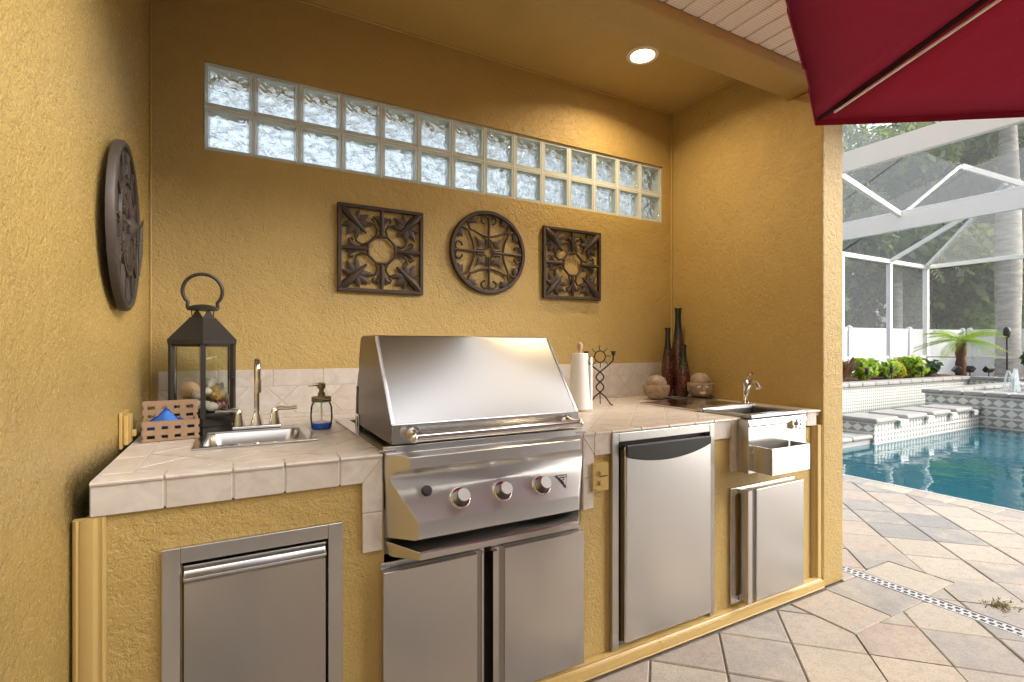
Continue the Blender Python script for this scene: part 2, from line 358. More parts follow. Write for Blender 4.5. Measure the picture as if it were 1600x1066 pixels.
def clip_rect(poly, x0, y0, x1, y1):
    for h_ in ((-1, 0, -x0), (1, 0, x1), (0, -1, -y0), (0, 1, y1)):
        poly = clip(poly, *h_)
        if len(poly) < 3: return []
    return poly
def area(p): return abs(sum(p[i][0]*p[(i+1) % len(p)][1]-p[(i+1) % len(p)][0]*p[i][1] for i in range(len(p))))/2
def minus_rect(poly, h_):
    x0, y0, x1, y1 = h_; out = []
    for q in (clip(poly, 1, 0, x0), clip(poly, -1, 0, -x1), clip_rect(poly, x0, -99, x1, y0), clip_rect(poly, x0, y1, x1, 99)):
        if len(q) >= 3 and area(q) > 2e-5: out.append(q)
    return out
def slab(mb, poly, fmap, h0, h1, ch=.0012):
    """prism of a convex 2D polygon with a chamfered top; fmap(a,b,h)->3D"""
    cx = sum(p[0] for p in poly)/len(poly); cy = sum(p[1] for p in poly)/len(poly)
    if ch <= 0: return mb.prism(poly, lambda a, b: fmap(a, b, h0), lambda a, b: fmap(a, b, h1))
    rr = max(.012, math.sqrt(area(poly))*.5); k = 1-ch*1.1/rr; n = len(poly)
    ins = [(cx+(p[0]-cx)*k, cy+(p[1]-cy)*k) for p in poly]
    V = [fmap(*p, h0) for p in poly]+[fmap(*p, h1-ch) for p in poly]+[fmap(*p, h1) for p in ins]
    F = [tuple(range(n))[::-1], tuple(range(2*n, 3*n))]
    for l_ in (0, n): F += [(l_+i, l_+(i+1) % n, l_+n+(i+1) % n, l_+n+i) for i in range(n)]
    return mb.add(V, F)
def grid_polys(rect, pitch, joint, ang=45, anchor=(0, 0), pitch2=None):
    x0, y0, x1, y1 = rect; ca, sa = math.cos(R(ang)), math.sin(R(ang)); p2 = pitch2 or pitch
    cs = [((x-anchor[0])*ca+(y-anchor[1])*sa, -(x-anchor[0])*sa+(y-anchor[1])*ca) for x in (x0, x1) for y in (y0, y1)]
    out = []
    for i in range(math.floor(min(c_[0] for c_ in cs)/pitch)-1, math.ceil(max(c_[0] for c_ in cs)/pitch)+1):
        for j in range(math.floor(min(c_[1] for c_ in cs)/p2)-1, math.ceil(max(c_[1] for c_ in cs)/p2)+1):
            g = joint/2; sq = [(i*pitch+g, j*p2+g), ((i+1)*pitch-g, j*p2+g), ((i+1)*pitch-g, (j+1)*p2-g), (i*pitch+g, (j+1)*p2-g)]
            P = [(anchor[0]+u*ca-v_*sa, anchor[1]+u*sa+v_*ca) for u, v_ in sq]
            P = clip_rect(P, *rect)
            if len(P) >= 3 and area(P) > 6e-5: out.append(P)
    return out
def tile_obj(name, pieces, fmap, h0, h1, mat, parent, ch=.0012):
    mb = MB()
    for q in pieces: slab(mb, q, fmap, h0, h1, ch if len(pieces) == 1 else 0)
    return part(name, mb, mat, parent, smooth=20)

# ================================================================== STRUCTURE: the stucco alcove
XL, SL, XR = -.188, .0293, 2.745
ZC, ZB = 2.83, 2.567                     # alcove ceiling, underside of the beam
BW, ZT = .19, 2.451                      # glass block pitch, window top
alc = thing('stucco_alcove', 'ochre stucco alcove with beam and glass block window around the outdoor kitchen', 'building', (1.28, .1, 0))
b = MB()
x0, x1 = -.45, 2.93; wx1 = 14*BW; z0, z1 = ZT-2*BW, ZT
b.box(x0, 0, 0, 0, .2, 3.0); b.box(wx1, 0, 0, x1, .2, 3.0); b.box(0, 0, 0, wx1, .2, z0); b.box(0, 0, z1, wx1, .2, 3.0)
part('back_wall', b, 'stucco', alc)
part('left_wall', MB().prof_z([(XL+.002*SL, -.001), (XL-6.5*SL, -6.5), (XL-6.5*SL-.2, -6.5), (XL-.25, -.001)], 0, 5.0), 'stucco_left', alc)  # extra height and length, out of view, added to block sky from the left
part('right_wall', MB().prof_x([(-1.02, 0), (-.001, 0), (-.001, ZC), (-.8298, ZC), (-.8298, ZB), (-1.02, ZB)], XR, x1), 'stucco_fine', alc, bev=.012)
part('ceiling', MB().box(x0, -.829, ZC, x1, -.002, ZC+.15), 'stucco_smooth', alc)
part('beam', MB().box(-.34, -1.015, ZB+.001, x1, -.83, 3.0), 'stucco_fine', alc, bev=.012)
# caulked corners
b = MB(); b.tube([(XL+.004, -.004, .9), (XL+.004, -.004, ZC)], .004, 6); b.tube([(XR-.004, -.004, .9), (XR-.004, -.004, ZC)], .006, 6)
b.tube([(XL, -.004, ZC-.004), (XR, -.004, ZC-.004)], .006, 6); b.tube([(XR-.004, -.004, ZC-.004), (XR-.004, -.83, ZC-.004)], .006, 6)
part('corner_caulk', b, 'stucco_smooth', alc)
part('roof', MB().box(-.6, -1.50, 3.002, 3.7, .6, 3.12).box(-.4, -1.50, 2.60, 3.7, -1.47, 3.001), 'stucco_smooth', alc)
part('rear_eave', MB().box(-.6, .202, 2.62, 3.0, .6, 2.70), 'stucco_smooth', alc)
sof = part('soffit', MB().box(-.33, -1.469, 2.64, 3.69, -1.016, 2.66), 'soffit', alc)
me = None
for i in range(40):
    if me is None:
        m_ = MB().prof_y([(.003, 0), (.086, 0), (.086, .006), (.099, .006), (.099, .016), (.003, .016)], -.224, .224); me = m_.mesh('soffit_panel', 'soffit', 20)
    o = link('soffit_panel', me, sof); o.location = Vector((-.33+i*.0988, -1.243, 2.622))-wloc(sof)
# glass block window
gw = part('glass_block_window', MB().box(.003, .035, z0+.002, wx1-.003, .037, z0+.006), 'mortar', alc)
b = MB()
for i in range(15):
    xx = i*BW; b.box(max(.0015, xx-.0022), .012, z0+.0015, min(wx1-.0015, xx+.0022), .10, z1-.0015)
for j in range(3):
    zz = z0+j*BW; b.box(.001, .0135, max(z0+.001, zz-.0022), wx1-.001, .0985, min(z1-.001, zz+.0022))
part('mortar_joints', b, 'mortar', gw)
hb = BW/2-.0028
def block_mesh():
    b_ = MB(); s = hb; n = 10
    # two wavy faces slightly dished inside a thick rim
    def ring(h, y): return [(-h, y, -h), (h, y, -h), (h, y, h), (-h, y, h)]
    L_ = [ring(s-.002, -.040), ring(s-.016, -.040), ring(s-.021, -.034)]
    V = []; F = []
    for r_ in [ring(s-.004, .040), ring(s, .036), ring(s, -.036)]+L_: V += r_
    k = len(V)//4
    for i in range(k-1): F += [(i*4+j, i*4+(j+1) % 4, i*4+4+(j+1) % 4, i*4+4+j) for j in range(4)]
    F += [(0, 1, 2, 3)[::-1], tuple(range(4*k-4, 4*k))]
    b_.add(V, F); return b_.mesh('glass_block', 'glass_block', 25)
def rim_mesh():
    b_ = MB(); s = hb-.0006
    for (xa, za, xb, zb) in ((-s, -s, s, -s+.014), (-s, s-.014, s, s), (-s, -s+.0145, -s+.014, s-.0145), (s-.014, -s+.0145, s, s-.0145)):
        b_.box(xa, -.0385, za, xb, .030, zb)
    return b_.mesh('glass_rim', 'glass_rim', 25)
bme = block_mesh(); rme = rim_mesh()
for i in range(14):
    for j in range(2):
        o = link('glass_block', bme, gw); o.location = Vector(((i+.5)*BW, .058, z0+(j+.5)*BW))-wloc(gw)
        o.rotation_euler = (0, rnd.choice((0, 1, 2, 3))*math.pi/2, 0)
for i in range(14):
    for j in range(2):
        o = link('glass_rim', rme, gw); o.location = Vector(((i+.5)*BW, .052, z0+(j+.5)*BW))-wloc(gw)
# recessed lamp
lp = thing('recessed_light', 'lit round recessed downlight in the alcove ceiling', 'light', (2.078, -.429, ZC))
part('trim_ring', MB().lathe([(.062, -.001), (.066, -.008), (.085, -.006), (.088, -.001)], (2.078, -.429, ZC), 40), 'lamp_trim', lp)
part('lens', MB().lathe([(.0005, -.0035), (.061, -.0035), (.061, -.001)], (2.078, -.429, ZC), 40), 'lamp_glow', lp)
ld = bpy.data.lights.new('downlight', 'AREA'); ld.shape = 'DISK'; ld.size = .12; ld.energy = 4; ld.color = (1, .76, .47); ld.spread = R(150)
lo = link('downlight', ld, lp, (0, 0, -.012))
struct('eave_bounce_slab', MB().box(-4, .2, -.3, 2.93, 6, -.006), 'limestone')  # unseen pale slab, added to bounce light up onto the rear eave
# unseen house behind the viewer, added for steel reflections; height and paint shape light
hs_ = thing('house', 'unseen pale painted house wall with white sliding doors across the patio', 'building', (1, -8.2, 0))
part('wall', MB().box(-7, -8.4, 0, 9, -8.2, 5.0), 'house_paint', hs_)
part('roof', MB().box(-7.2, -8.6, 5.002, 9.2, -7.5, 5.18), 'white_metal', hs_)
for i in range(5):
    xx = -5+i*2.6
    d_ = part('sliding_door', MB().box(xx, -8.198, .02, xx+1.9, -8.16, 2.2), 'white_metal', hs_)
    part('pane', MB().box(xx+.1, -8.158, .12, xx+1.8, -8.15, 2.1), 'slate', d_)

# ------------------------------------------------------------------ ground and patio
g = struct('ground', MB().add([(-300, -300, -.62), (300, -300, -.62), (300, 300, -.62), (-300, 300, -.62)], [(0, 1, 2, 3)]), 'far_ground')
lawn = struct('lawn', MB().add([(2.9, 4.3, -.02), (90, 4.3, -.02), (90, 70, -.02), (2.9, 70, -.02)], [(0, 1, 2, 3)]).add([(16.6, -40, -.02), (90, -40, -.02), (90, 4.3, -.02), (16.6, 4.3, -.02)], [(0, 1, 2, 3)]), 'far_ground')
pat = struct('patio', MB().box(-8, -9, -.3, 5.05, -1.012, -.008).box(2.93, -1.0119, -.3, 5.05, 4.3, -.008).box(-.45, -1.0119, -.3, 2.9299, .19, -.013), 'joint_sand')
DR0, DR1 = 3.045, 3.125
fz = lambda a, b_, h: (a, b_, h)
def pavers(rect, pitch, anchor, holes=()):
    for P in grid_polys(rect, pitch, .0055, 45, anchor, pitch):
        ps = [P]
        for h_ in holes: ps = [q for p_ in ps for q in minus_rect(p_, h_)]
        if not ps: continue
        dz = rnd.uniform(-.0025, .0015)
        tile_obj('paver', ps, fz, -.05+dz, dz, 'paver', pat, .004)
r2 = math.sqrt(.5)
uv = lambda u, v_: ((u+v_)*r2, (u-v_)*r2)
pavers((-.6, -3.3, DR0, -1.034), .2805, uv(.644, 2.108), [(2.447, -1.327, DR0, -1.02)])
pavers((DR1, -3.3, 5.045, 2.2), .2925, uv(1.842, 3.252), [(DR1, -1.313, 3.412, -1.003)])
for rect in ((2.451, -1.323, 2.744, -1.037), (2.752, -1.323, DR0-.003, -1.025), (2.934, -1.02, DR0-.003, -.74), (2.934, -.735, DR0-.003, -.4), (DR1+.003, -1.309, 3.408, -1.007)):
    tile_obj('paver', [[(rect[0], rect[1]), (rect[2], rect[1]), (rect[2], rect[3]), (rect[0], rect[3])]], fz, -.05, rnd.uniform(-.002, .001), 'paver', pat, .004)
# strip drain with slotted grate
drn = thing('strip_drain', 'white slotted strip drain grate running across the paver patio', 'drain', (DR0+.05, -1.5, 0))
part('channel', MB().box(DR0+.002, -3.3, -.1, DR1-.002, 2.2, -.009), 'black_gap', drn)
b = MB()
b.box(DR0+.003, -3.3, -.008, DR0+.012, 2.2, -.001); b.box(DR1-.012, -3.3, -.008, DR1-.003, 2.2, -.001); b.box((DR0+DR1)/2-.006, -3.3, -.0082, (DR0+DR1)/2+.006, 2.2, -.0012)
y = -3.3
while y < 2.2:
    b.box(DR0+.0125, y, -.0079, (DR0+DR1)/2-.0065, y+.010, -.0011); b.box((DR0+DR1)/2+.0065, y+.014, -.0079, DR1-.0125, y+.024, -.0011); y += .030
o = part('grate', b, 'drain_grate', drn, smooth=0)
# weeds
b = MB(); rr = random.Random(3)
for i in range(170):
    a = rr.uniform(0, 6.28); d_ = abs(rr.gauss(0, .042)); x, y = 3.30+d_*math.cos(a)*1.2, -1.53+d_*math.sin(a)*.7
    h = rr.uniform(.006, .022); th = rr.uniform(0, 6.28); dx, dy = .004*math.cos(th), .004*math.sin(th)
    b.add([(x-dx, y-dy, .0), (x+dx, y+dy, .0), (x+rr.uniform(-.025, .025), y+rr.uniform(-.025, .025), h)], [(0, 1, 2)])
o = part('weed_tuft', b, 'leaf_dry', None, smooth=0); o['label'] = 'small dry weed tuft growing between patio pavers near the drain'; o['category'] = 'weed'; o['kind'] = 'stuff'

# ================================================================== KITCHEN COUNTER
YF, ZF, ZA = -1.006, .909, .826
ctr = thing('kitchen_counter', 'tiled outdoor kitchen counter with ochre stucco base and moulded trim', 'counter', (1.28, -.5, 0))
CX0, CX1 = -.182, XR-.002
SINK = (.012, -.683, .353, -.315); GR = (.505, -1.02, 1.245, -.25); BIN = (2.135, -1.02, 2.515, -.80)
# base wall (openings for grill, fridge and doors are filled by the appliances)
b = MB()
for (xa, xb, za, zb) in ((CX0-.008, .0, 0, .823), (.352, .512, 0, .823), (.0001, .3519, 0, .13), (.0001, .3519, .70, .823), (1.238, 1.42, 0, .823), (1.905, 2.13, 0, .823), (1.4201, 1.9049, 0, .085),
                         (2.49, CX1, 0, .823), (2.1301, 2.4899, 0, .1), (2.1301, 2.4899, .575, .823), (.5121, .55, 0, .09), (.5501, 1.2379, 0, .09)):
    b.box(xa, -.994, za, xb, -.90, zb)
part('base', b, 'stucco', ctr)
part('base_core', MB().box(CX0, -.899, .0, .505, -.36, .60).box(.5051, -.34, 0, 2.74, -.02, .60).box(1.2451, -.44, 0, 2.74, -.341, .6), 'stucco_smooth', ctr)
# mortar bed with openings
bed = MB(); H0, H1 = ZF-.030, ZF-.0016
for q in ([r_ for r_ in minus_rect([(CX0, -1.000), (.505, -1.000), (.505, -.012), (CX0, -.012)], SINK)]
          + [[(.5051, -.2499), (1.2449, -.2499), (1.2449, -.012), (.5051, -.012)]]
          + minus_rect([(1.245, -1.000), (CX1, -1.000), (CX1, -.012), (1.245, -.012)], BIN)):
    slab(bed, q, fz, H0, H1, 0)
ct = part('countertop', bed, 'grout', ctr)
ap = None
for (xa, xb, za, zb) in ((CX0, .505, .83, ZF-.012), (.447, .5045, .622, .8299), (1.2455, 1.376, .83, ZF-.012), (1.246, 1.294, .628, .8299), (1.948, 2.13, .83, ZF-.012), (2.066, 2.1295, .676, .8299), (2.517, 2.712, .838, ZF-.012)):
    q = part('apron_bed', MB().box(xa, -1.0042, za, xb, -.9945, zb), 'grout', ctr)
    if ap is None: ap = q; q.name = 'apron'
fa = lambda a, b_, h: (a, -.9975-h, b_)
J = .0055
def apron(*polys):
    for P in polys: tile_obj('tile', [P], fa, 0, .0085, 'tile', ap)
def rp(xa, za, xb, zb): return [(xa+J/2, za), (xb-J/2, za), (xb-J/2, zb), (xa+J/2, zb)]
TZ = ZF-.0105
js = [CX0-.002, -.036, .113, .237, .382]
for i in range(4): apron(rp(js[i], ZA, js[i+1], TZ))
apron([(.384, ZA), (.4445, ZA), (.5035, TZ-.001), (.5035, TZ), (.384, TZ)], [(.4455, ZA-.002), (.5045, TZ-.006), (.5045, .737), (.4455, .737)], rp(.4435, .619, .5065, .733))
apron([(1.2465, TZ-.001), (1.298, ZA), (1.298, TZ), (1.2465, TZ)], rp(1.298, ZA-.006, 1.380, TZ), [(1.2465, TZ-.008), (1.2965, ZA-.002), (1.2965, .742), (1.2465, .742)], rp(1.2445, .624, 1.2985, .738))
apron(rp(1.944, ZA-.004, 2.062, TZ), rp(2.062, .752, 2.132, TZ), rp(2.062, .670, 2.132, .748))
apron(rp(2.515, ZA+.006, 2.628, TZ), rp(2.628, ZA+.006, 2.712, TZ))
# bullnose front row
def bull(xa, xb):
    prof = [(-.936, ZF-.009), (-.936, ZF), (-1.004, ZF), (-1.0085, ZF-.002), (-1.0105, ZF-.006), (-1.0095, ZF-.0105), (-1.000, ZF-.0105)]
    part('edge_tile', MB().prof_x(prof, xa+J/2, xb-J/2), 'tile', ct)
for xa, xb in list(zip(js[:-1], js[1:]))+[(.382, .5075), (1.2435, 1.30), (1.30, 1.38), (1.38, 1.53), (1.53, 1.68), (1.68, 1.83), (1.83, 1.95), (1.95, 2.064), (2.064, 2.135), (2.515, 2.628), (2.628, 2.744)]: bull(xa, xb)
def field(rect, anchor, holes=(), pitch=.1425):
    for P in grid_polys(rect, pitch, J, 45, anchor):
        ps = [P]
        for h_ in holes: ps = [q for p_ in ps for q in minus_rect(p_, h_)]
        if ps: tile_obj('tile', ps, fz, ZF-.009, ZF-rnd.uniform(0, .0006), 'tile', ct)
y = -.932
while y < -.03:                     # straight border column on the left
    y2 = min(y+.213, -.02); tile_obj('tile', [[(CX0, y+J/2), (-.108, y+J/2), (-.108, y2-J/2), (CX0, y2-J/2)]], fz, ZF-.009, ZF, 'tile', ct); y = y2
field((-.104, -.932, .504, -.02), (-.104, -.891), [SINK])
field((.508, -.248, 1.242, -.02), (.6, -.2))
field((1.246, -.932, CX1, -.02), (1.318, -.948), [BIN])
# backsplash
bs = part('backsplash', MB().box(-.157, -.0158, ZF-.02, 2.738, -.0008, 1.122), 'grout', ctr)
fb = lambda a, b_, h: (a, -.009-h, b_)
xx = -.160
while xx < 2.73:
    x2 = min(xx+.213, 2.742); tile_obj('tile', [rp(xx, 1.053, x2, 1.1265)], fb, 0, .0085, 'tile', bs); xx = x2
for P in grid_polys((-.158, ZF+.018, 2.742, 1.0495), .1425, J, 45, (-.1, .985)): tile_obj('tile', [P], fb, 0, .008, 'tile', bs)
xx = -.160
while xx < 2.73:
    x2 = min(xx+.213, 2.742); tile_obj('tile', [rp(xx, ZF+.001, x2, ZF+.0145)], fb, 0, .0078, 'tile', bs); xx = x2
# painted mouldings round the base
mp = [(0, 0), (.062, 0), (.062, .010), (.057, .016), (.050, .012), (.044, .014), (.040, .024), (.018, .026), (.013, .022), (.009, .026), (.003, .024), (0, .018)]
def mould(name, f0, f1): part(name, MB().prism(mp, f0, f1), 'painted_trim', ctr, smooth=50)
mould('side_moulding', lambda a, d_: (-.212+a*.96, -.9945-d_, .0), lambda a, d_: (-.212+a*.96, -.9945-d_, .824))
mould('side_moulding', lambda a, d_: (2.7425-a, -.9945-d_, .0625), lambda a, d_: (2.7425-a, -.9945-d_, .833))
mould('base_moulding', lambda a, d_: (-.150, -.9945-d_*1.35, a), lambda a, d_: (1.62, -.9945-d_*1.35, a))
mould('base_moulding', lambda a, d_: (1.6215, -.9945-d_*1.35, a), lambda a, d_: (2.7445, -.9945-d_*1.35, a))

# ================================================================== GRILL
GX0, GX1 = .509, 1.245
gr = thing('built_in_grill', 'stainless steel built-in gas grill with closed hood and three knobs', 'grill', (.877, -.7, ZF))
part('flange', MB().box(.496, -1.0115, ZF+.0005, .545, -.24, ZF+.008).box(1.21, -1.0115, ZF+.0005, 1.256, -.24, ZF+.008).box(.5451, -.30, ZF+.0005, 1.2099, -.24, ZF+.0078), 'steel', gr, bev=.001)
part('cavity', MB().box(.512, -.995, .60, 1.242, -.27, ZF-.002), 'dark_steel', gr)
def loft(prof, k=.95, e0=GX0, e1=GX1):
    n = len(prof); V = []; F = []
    for y, z in prof:
        i_ = max(0, (-1.006-y)*k); V += [(e0+i_, y, z), (e1-i_, y, z)]
    for i in range(n): j = (i+1) % n; F.append((2*i, 2*i+1, 2*j+1, 2*j))
    F += [tuple(2*i for i in range(n)), tuple(2*i+1 for i in range(n))[::-1]]
    return MB().add(V, F)
cp = part('control_panel', loft([(-.99, .926), (-1.010, .926), (-1.010, .905), (-1.062, .903), (-1.068, .899), (-1.070, .868), (-1.064, .862), (-1.044, .858), (-1.030, .850), (-1.022, .838), (-1.022, .826),
                                 (-1.089, .713), (-1.091, .707), (-1.091, .663), (-1.080, .657), (-.99, .652)]), 'steel_panel', gr, bev=.0012)
pn = Vector((0, -(.826-.713), -(1.089-1.022)*-1)).normalized(); pn = Vector((0, -.113, .067)).normalized()
def on_panel(x, z): return Vector((x, -1.022-(.826-z)/(.113)*.067, z))
qm = pn.to_track_quat('Z', 'Y').to_matrix().to_4x4()
for x, z in ((.731, .757), (.879, .758), (1.028, .757)):
    mt = Matrix.Translation(on_panel(x, z)) @ qm
    k_ = part('knob', MB().lathe([(.020, .004), (.020, .012), (.0190, .031), (.0178, .0325), (.0005, .0326)], (0, 0, 0), 28).xf(mt @ Matrix.Scale(1.14, 4)), 'side_steel', gr, smooth=25)
    part('knob_cap', MB().lathe([(.0176, .0327), (.0172, .0340), (.0005, .0341)], (0, 0, 0), 28).xf(mt @ Matrix.Scale(1.14, 4)), 'knob_face', k_, smooth=25)
    part('knob_bezel', MB().lathe([(.030, .0005), (.0295, .004), (.026, .008), (.0205, .0075), (.020, .003)], (0, 0, 0), 32).xf(mt @ Matrix.Scale(1.14, 4)), 'chrome', k_)
    b = MB()
    for a in range(-4, 5):
        th = R(-90+a*16); c_, s_ = math.cos(th), math.sin(th); o0 = len(b.v)
        b.box(-.0010, .0255, .0062, .0010, .0285, .0075); b.xf(Matrix.Rotation(th-math.pi/2, 4, 'Z'), o0)
    part('knob_marks', b.xf(mt @ Matrix.Scale(1.14, 4)), 'black_plastic', k_)
mt = Matrix.Translation(on_panel(.629, .788)) @ qm
part('igniter_button', MB().lathe([(.0165, .0005), (.0165, .006), (.014, .012), (.0005, .014)], (0, 0, 0), 24).xf(mt), 'black_plastic', gr)
mt = Matrix.Translation(on_panel(1.117, .762)) @ qm
tri = [(-.024, .020), (.024, .020), (.004, -.026)]
bd = part('badge', MB().prof_z(tri, .0005, .003).xf(mt), 'black_plastic', gr)
part('badge_mark', MB().prof_z([(-.017, .016), (.019, .016), (.017, .012), (-.014, .012)], .0032, .005).prof_z([(-.010, .008), (.004, .008), (.002, .003), (-.0065, .003)], .0032, .005)
     .prof_z([(.008, .009), (.016, .009), (.004, -.019), (.0, -.012)], .0032, .005).prof_z([(-.004, .0), (.004, .0), (.001, -.008)], .0032, .005).xf(mt), 'knob_metal', bd)
hood = part('hood', MB().prof_x([(-1.005, .930), (-1.006, .992), (-.806, 1.262), (-.795, 1.267), (-.60, 1.270), (-.575, 1.262), (-.545, 1.18), (-.535, .932)], .534, 1.221), 'steel_hood', gr, bev=.003)
part('hood_edge', MB().prism([(-1.0065, .992), (-.806, 1.2635), (-.800, 1.259), (-1.0, .988)], lambda a, b_: (.5315, a, b_), lambda a, b_: (.5415, a, b_+.0018)), 'steel', hood)
part('hood_edge', MB().prism([(-1.0065, .992), (-.806, 1.2635), (-.800, 1.259), (-1.0, .988)], lambda a, b_: (1.2135, a, b_+.0018), lambda a, b_: (1.2225, a, b_)), 'steel', hood)
HS = [(-1.004, .931), (-1.005, .990), (-.807, 1.258), (-.796, 1.264), (-.601, 1.267), (-.577, 1.26), (-.547, 1.18), (-.537, .933)]
part('side_plate', MB().prism(HS, lambda a, b_: (.5338, a, b_), lambda a, b_: (.5325, a, b_)), 'side_steel', hood)
part('hood_lip', MB().prof_x([(-1.0095, .932), (-1.0105, .990), (-1.0075, .9935), (-1.0, .99), (-1.0, .932)], .533, 1.222), 'steel', hood, bev=.0008)
part('firebox', MB().prof_x([(-.56, .918), (-.56, 1.195), (-.52, 1.18), (-.468, 1.12), (-.43, 1.03), (-.415, .918)], .545, 1.21), 'dark_steel', gr, bev=.002)
b = MB(); arc = [(-.505+.0, 1.075)]+[(-.505-.045*math.sin(math.pi*i/10), .965+.055+.055*math.cos(math.pi*i/10)) for i in range(11)]
b.prism(arc, lambda a, c_: (.5335, a+.01, c_), lambda a, c_: (.54, a+.01, c_))
part('hinge_slot', b, 'black_gap', gr)
part('hinge_bracket', MB().box(.528, -.56, .918, .5445, -.548, .962).box(.528, -.53, .918, .5445, -.518, .962).box(.528, -.56, .962, .5446, -.50, .972), 'steel', gr)
hd = part('handle', MB().tube([(.585, -1.066, .957), (1.186, -1.066, .957)], .0125, 16), 'chrome', gr)
for x in (.600, 1.170):
    part('handle_post', MB().lathe([(.024, 1.010), (.024, 1.016), (.019, 1.030), (.0155, 1.058), (.016, 1.066)], (x, 0, .957), 24, 'y'), 'chrome', hd)
for x in (.583, 1.188): part('handle_cap', MB().ball((x, -1.066, .957), .016, 16, 10, (.75, 1, 1)), 'chrome', hd)
part('drip_shelf', loft([(-.99, .646), (-1.012, .643), (-1.088, .623), (-1.091, .619), (-1.091, .600), (-1.086, .600), (-1.02, .600), (-.99, .610)], .95, .513, 1.243), 'steel', gr, bev=.001)

# doors under the grill
dd = thing('access_double_doors', 'stainless steel double doors under the grill with centre pull lips', 'cabinet doors', (.87, -1.0, .06))
part('frame', MB().box(.499, -1.004, .062, .530, -.985, .578).box(1.205, -1.004, .062, 1.236, -.985, .578).box(.5301, -1.004, .545, 1.2049, -.985, .578).box(.5301, -1.004, .062, 1.2049, -.985, .09), 'steel', dd, bev=.0015)
part('recess', MB().box(.5305, -.9845, .0905, 1.2045, -.60, .5445), 'black_gap', dd)
dl = part('door', MB().box(.500, -1.034, .078, .806, -1.006, .560), 'steel', dd, bev=.004, label='left door of the pair')
dr_ = part('door', MB().box(.905, -1.034, .078, 1.232, -1.006, .560), 'steel', dd, bev=.004, label='right door of the pair')
part('pull_lip', MB().prof_z([(.806, -1.010), (.822, -1.010), (.822, -1.030), (.829, -1.030), (.829, -1.005), (.806, -1.005)], .080, .558), 'steel', dl)
part('pull_lip', MB().prof_z([(.905, -1.010), (.876, -1.010), (.876, -1.040), (.858, -1.040), (.858, -1.037), (.872, -1.037), (.872, -1.005), (.905, -1.005)], .080, .558), 'steel', dr_)

# trash drawer
td = thing('trash_drawer', 'stainless steel framed pull-out drawer under the small sink', 'drawer', (.175, -1.0, .12))
fx0, fx1, fz0, fz1, fw = -.043, .390, .120, .722, .040
part('frame', MB().box(fx0, -1.0085, fz0, fx0+fw, -.990, fz1).box(fx1-fw, -1.0085, fz0, fx1, -.990, fz1).box(fx0+fw+.0001, -1.0085, fz1-fw, fx1-fw-.0001, -.990, fz1).box(fx0+fw+.0001, -1.0085, fz0, fx1-fw-.0001, -.990, fz0+fw), 'steel', td, bev=.002)
part('recess', MB().box(fx0+fw+.0005, -.985, fz0+fw+.0005, fx1-fw-.0005, -.60, fz1-fw-.0005), 'black_gap', td)
part('drawer_front', MB().prof_x([(-.986, .166), (-1.008, .166), (-1.0095, .17), (-1.0095, .626), (-1.012, .631), (-1.022, .640), (-1.022, .646), (-1.009, .651), (-1.003, .660), (-1.006, .668), (-1.014, .671), (-1.014, .676), (-.986, .676)], .004, .343), 'steel', td, bev=.001, smooth=40)

# refrigerator
rf = thing('outdoor_refrigerator', 'stainless steel compact refrigerator with black curved top handle', 'refrigerator', (1.66, -1.0, .06))
part('frame', MB().box(1.378, -1.0145, .066, 1.410, -.985, .897).box(1.916, -1.0145, .066, 1.946, -.985, .897).box(1.4101, -1.0145, .862, 1.9159, -.985, .897), 'steel_vert', rf, bev=.003)
part('recess', MB().box(1.4105, -.989, .070, 1.9155, -.45, .8615), 'black_gap', rf)
part('door', MB().box(1.428, -1.030, .088, 1.910, -.992, .846), 'steel_door', rf, bev=.010)
n = 16; hp = [(1.424, .852), (1.424, .808)]+[(1.430+.458*i/n, .806-.034*math.sin(math.pi*min(1, i/n*1.0))**.8+.012*(i/n)) for i in range(n+1)]+[(1.892, .826), (1.892, .852)]
part('handle', MB().prism(hp, lambda a, c_: (a, -1.0315, c_), lambda a, c_: (a, -1.044, c_)), 'black_plastic', rf, bev=.006)
part('toe_trim', MB().box(1.414, -1.0, .0685, 1.912, -.992, .0865), 'dark_steel', rf)

# small access door
sdn = thing('access_door', 'small stainless steel access door below the steel bottle box', 'cabinet door', (2.3, -1.0, .08))
part('frame', MB().box(2.062, -1.006, .078, 2.092, -.985, .594).box(2.500, -1.006, .078, 2.530, -.985, .594).box(2.0921, -1.006, .564, 2.4999, -.985, .594).box(2.0921, -1.006, .078, 2.4999, -.985, .108), 'steel', sdn, bev=.0015)
part('recess', MB().box(2.0925, -.984, .1085, 2.4995, -.60, .5635), 'black_gap', sdn)
part('door', MB().box(2.176, -1.052, .084, 2.530, -1.008, .588), 'steel_door', sdn, bev=.003)
part('pull_lip', MB().prof_z([(2.1755, -1.018), (2.140, -1.018), (2.140, -1.056), (2.113, -1.056), (2.113, -1.008), (2.1755, -1.008)], .084, .588), 'steel_door', sdn)

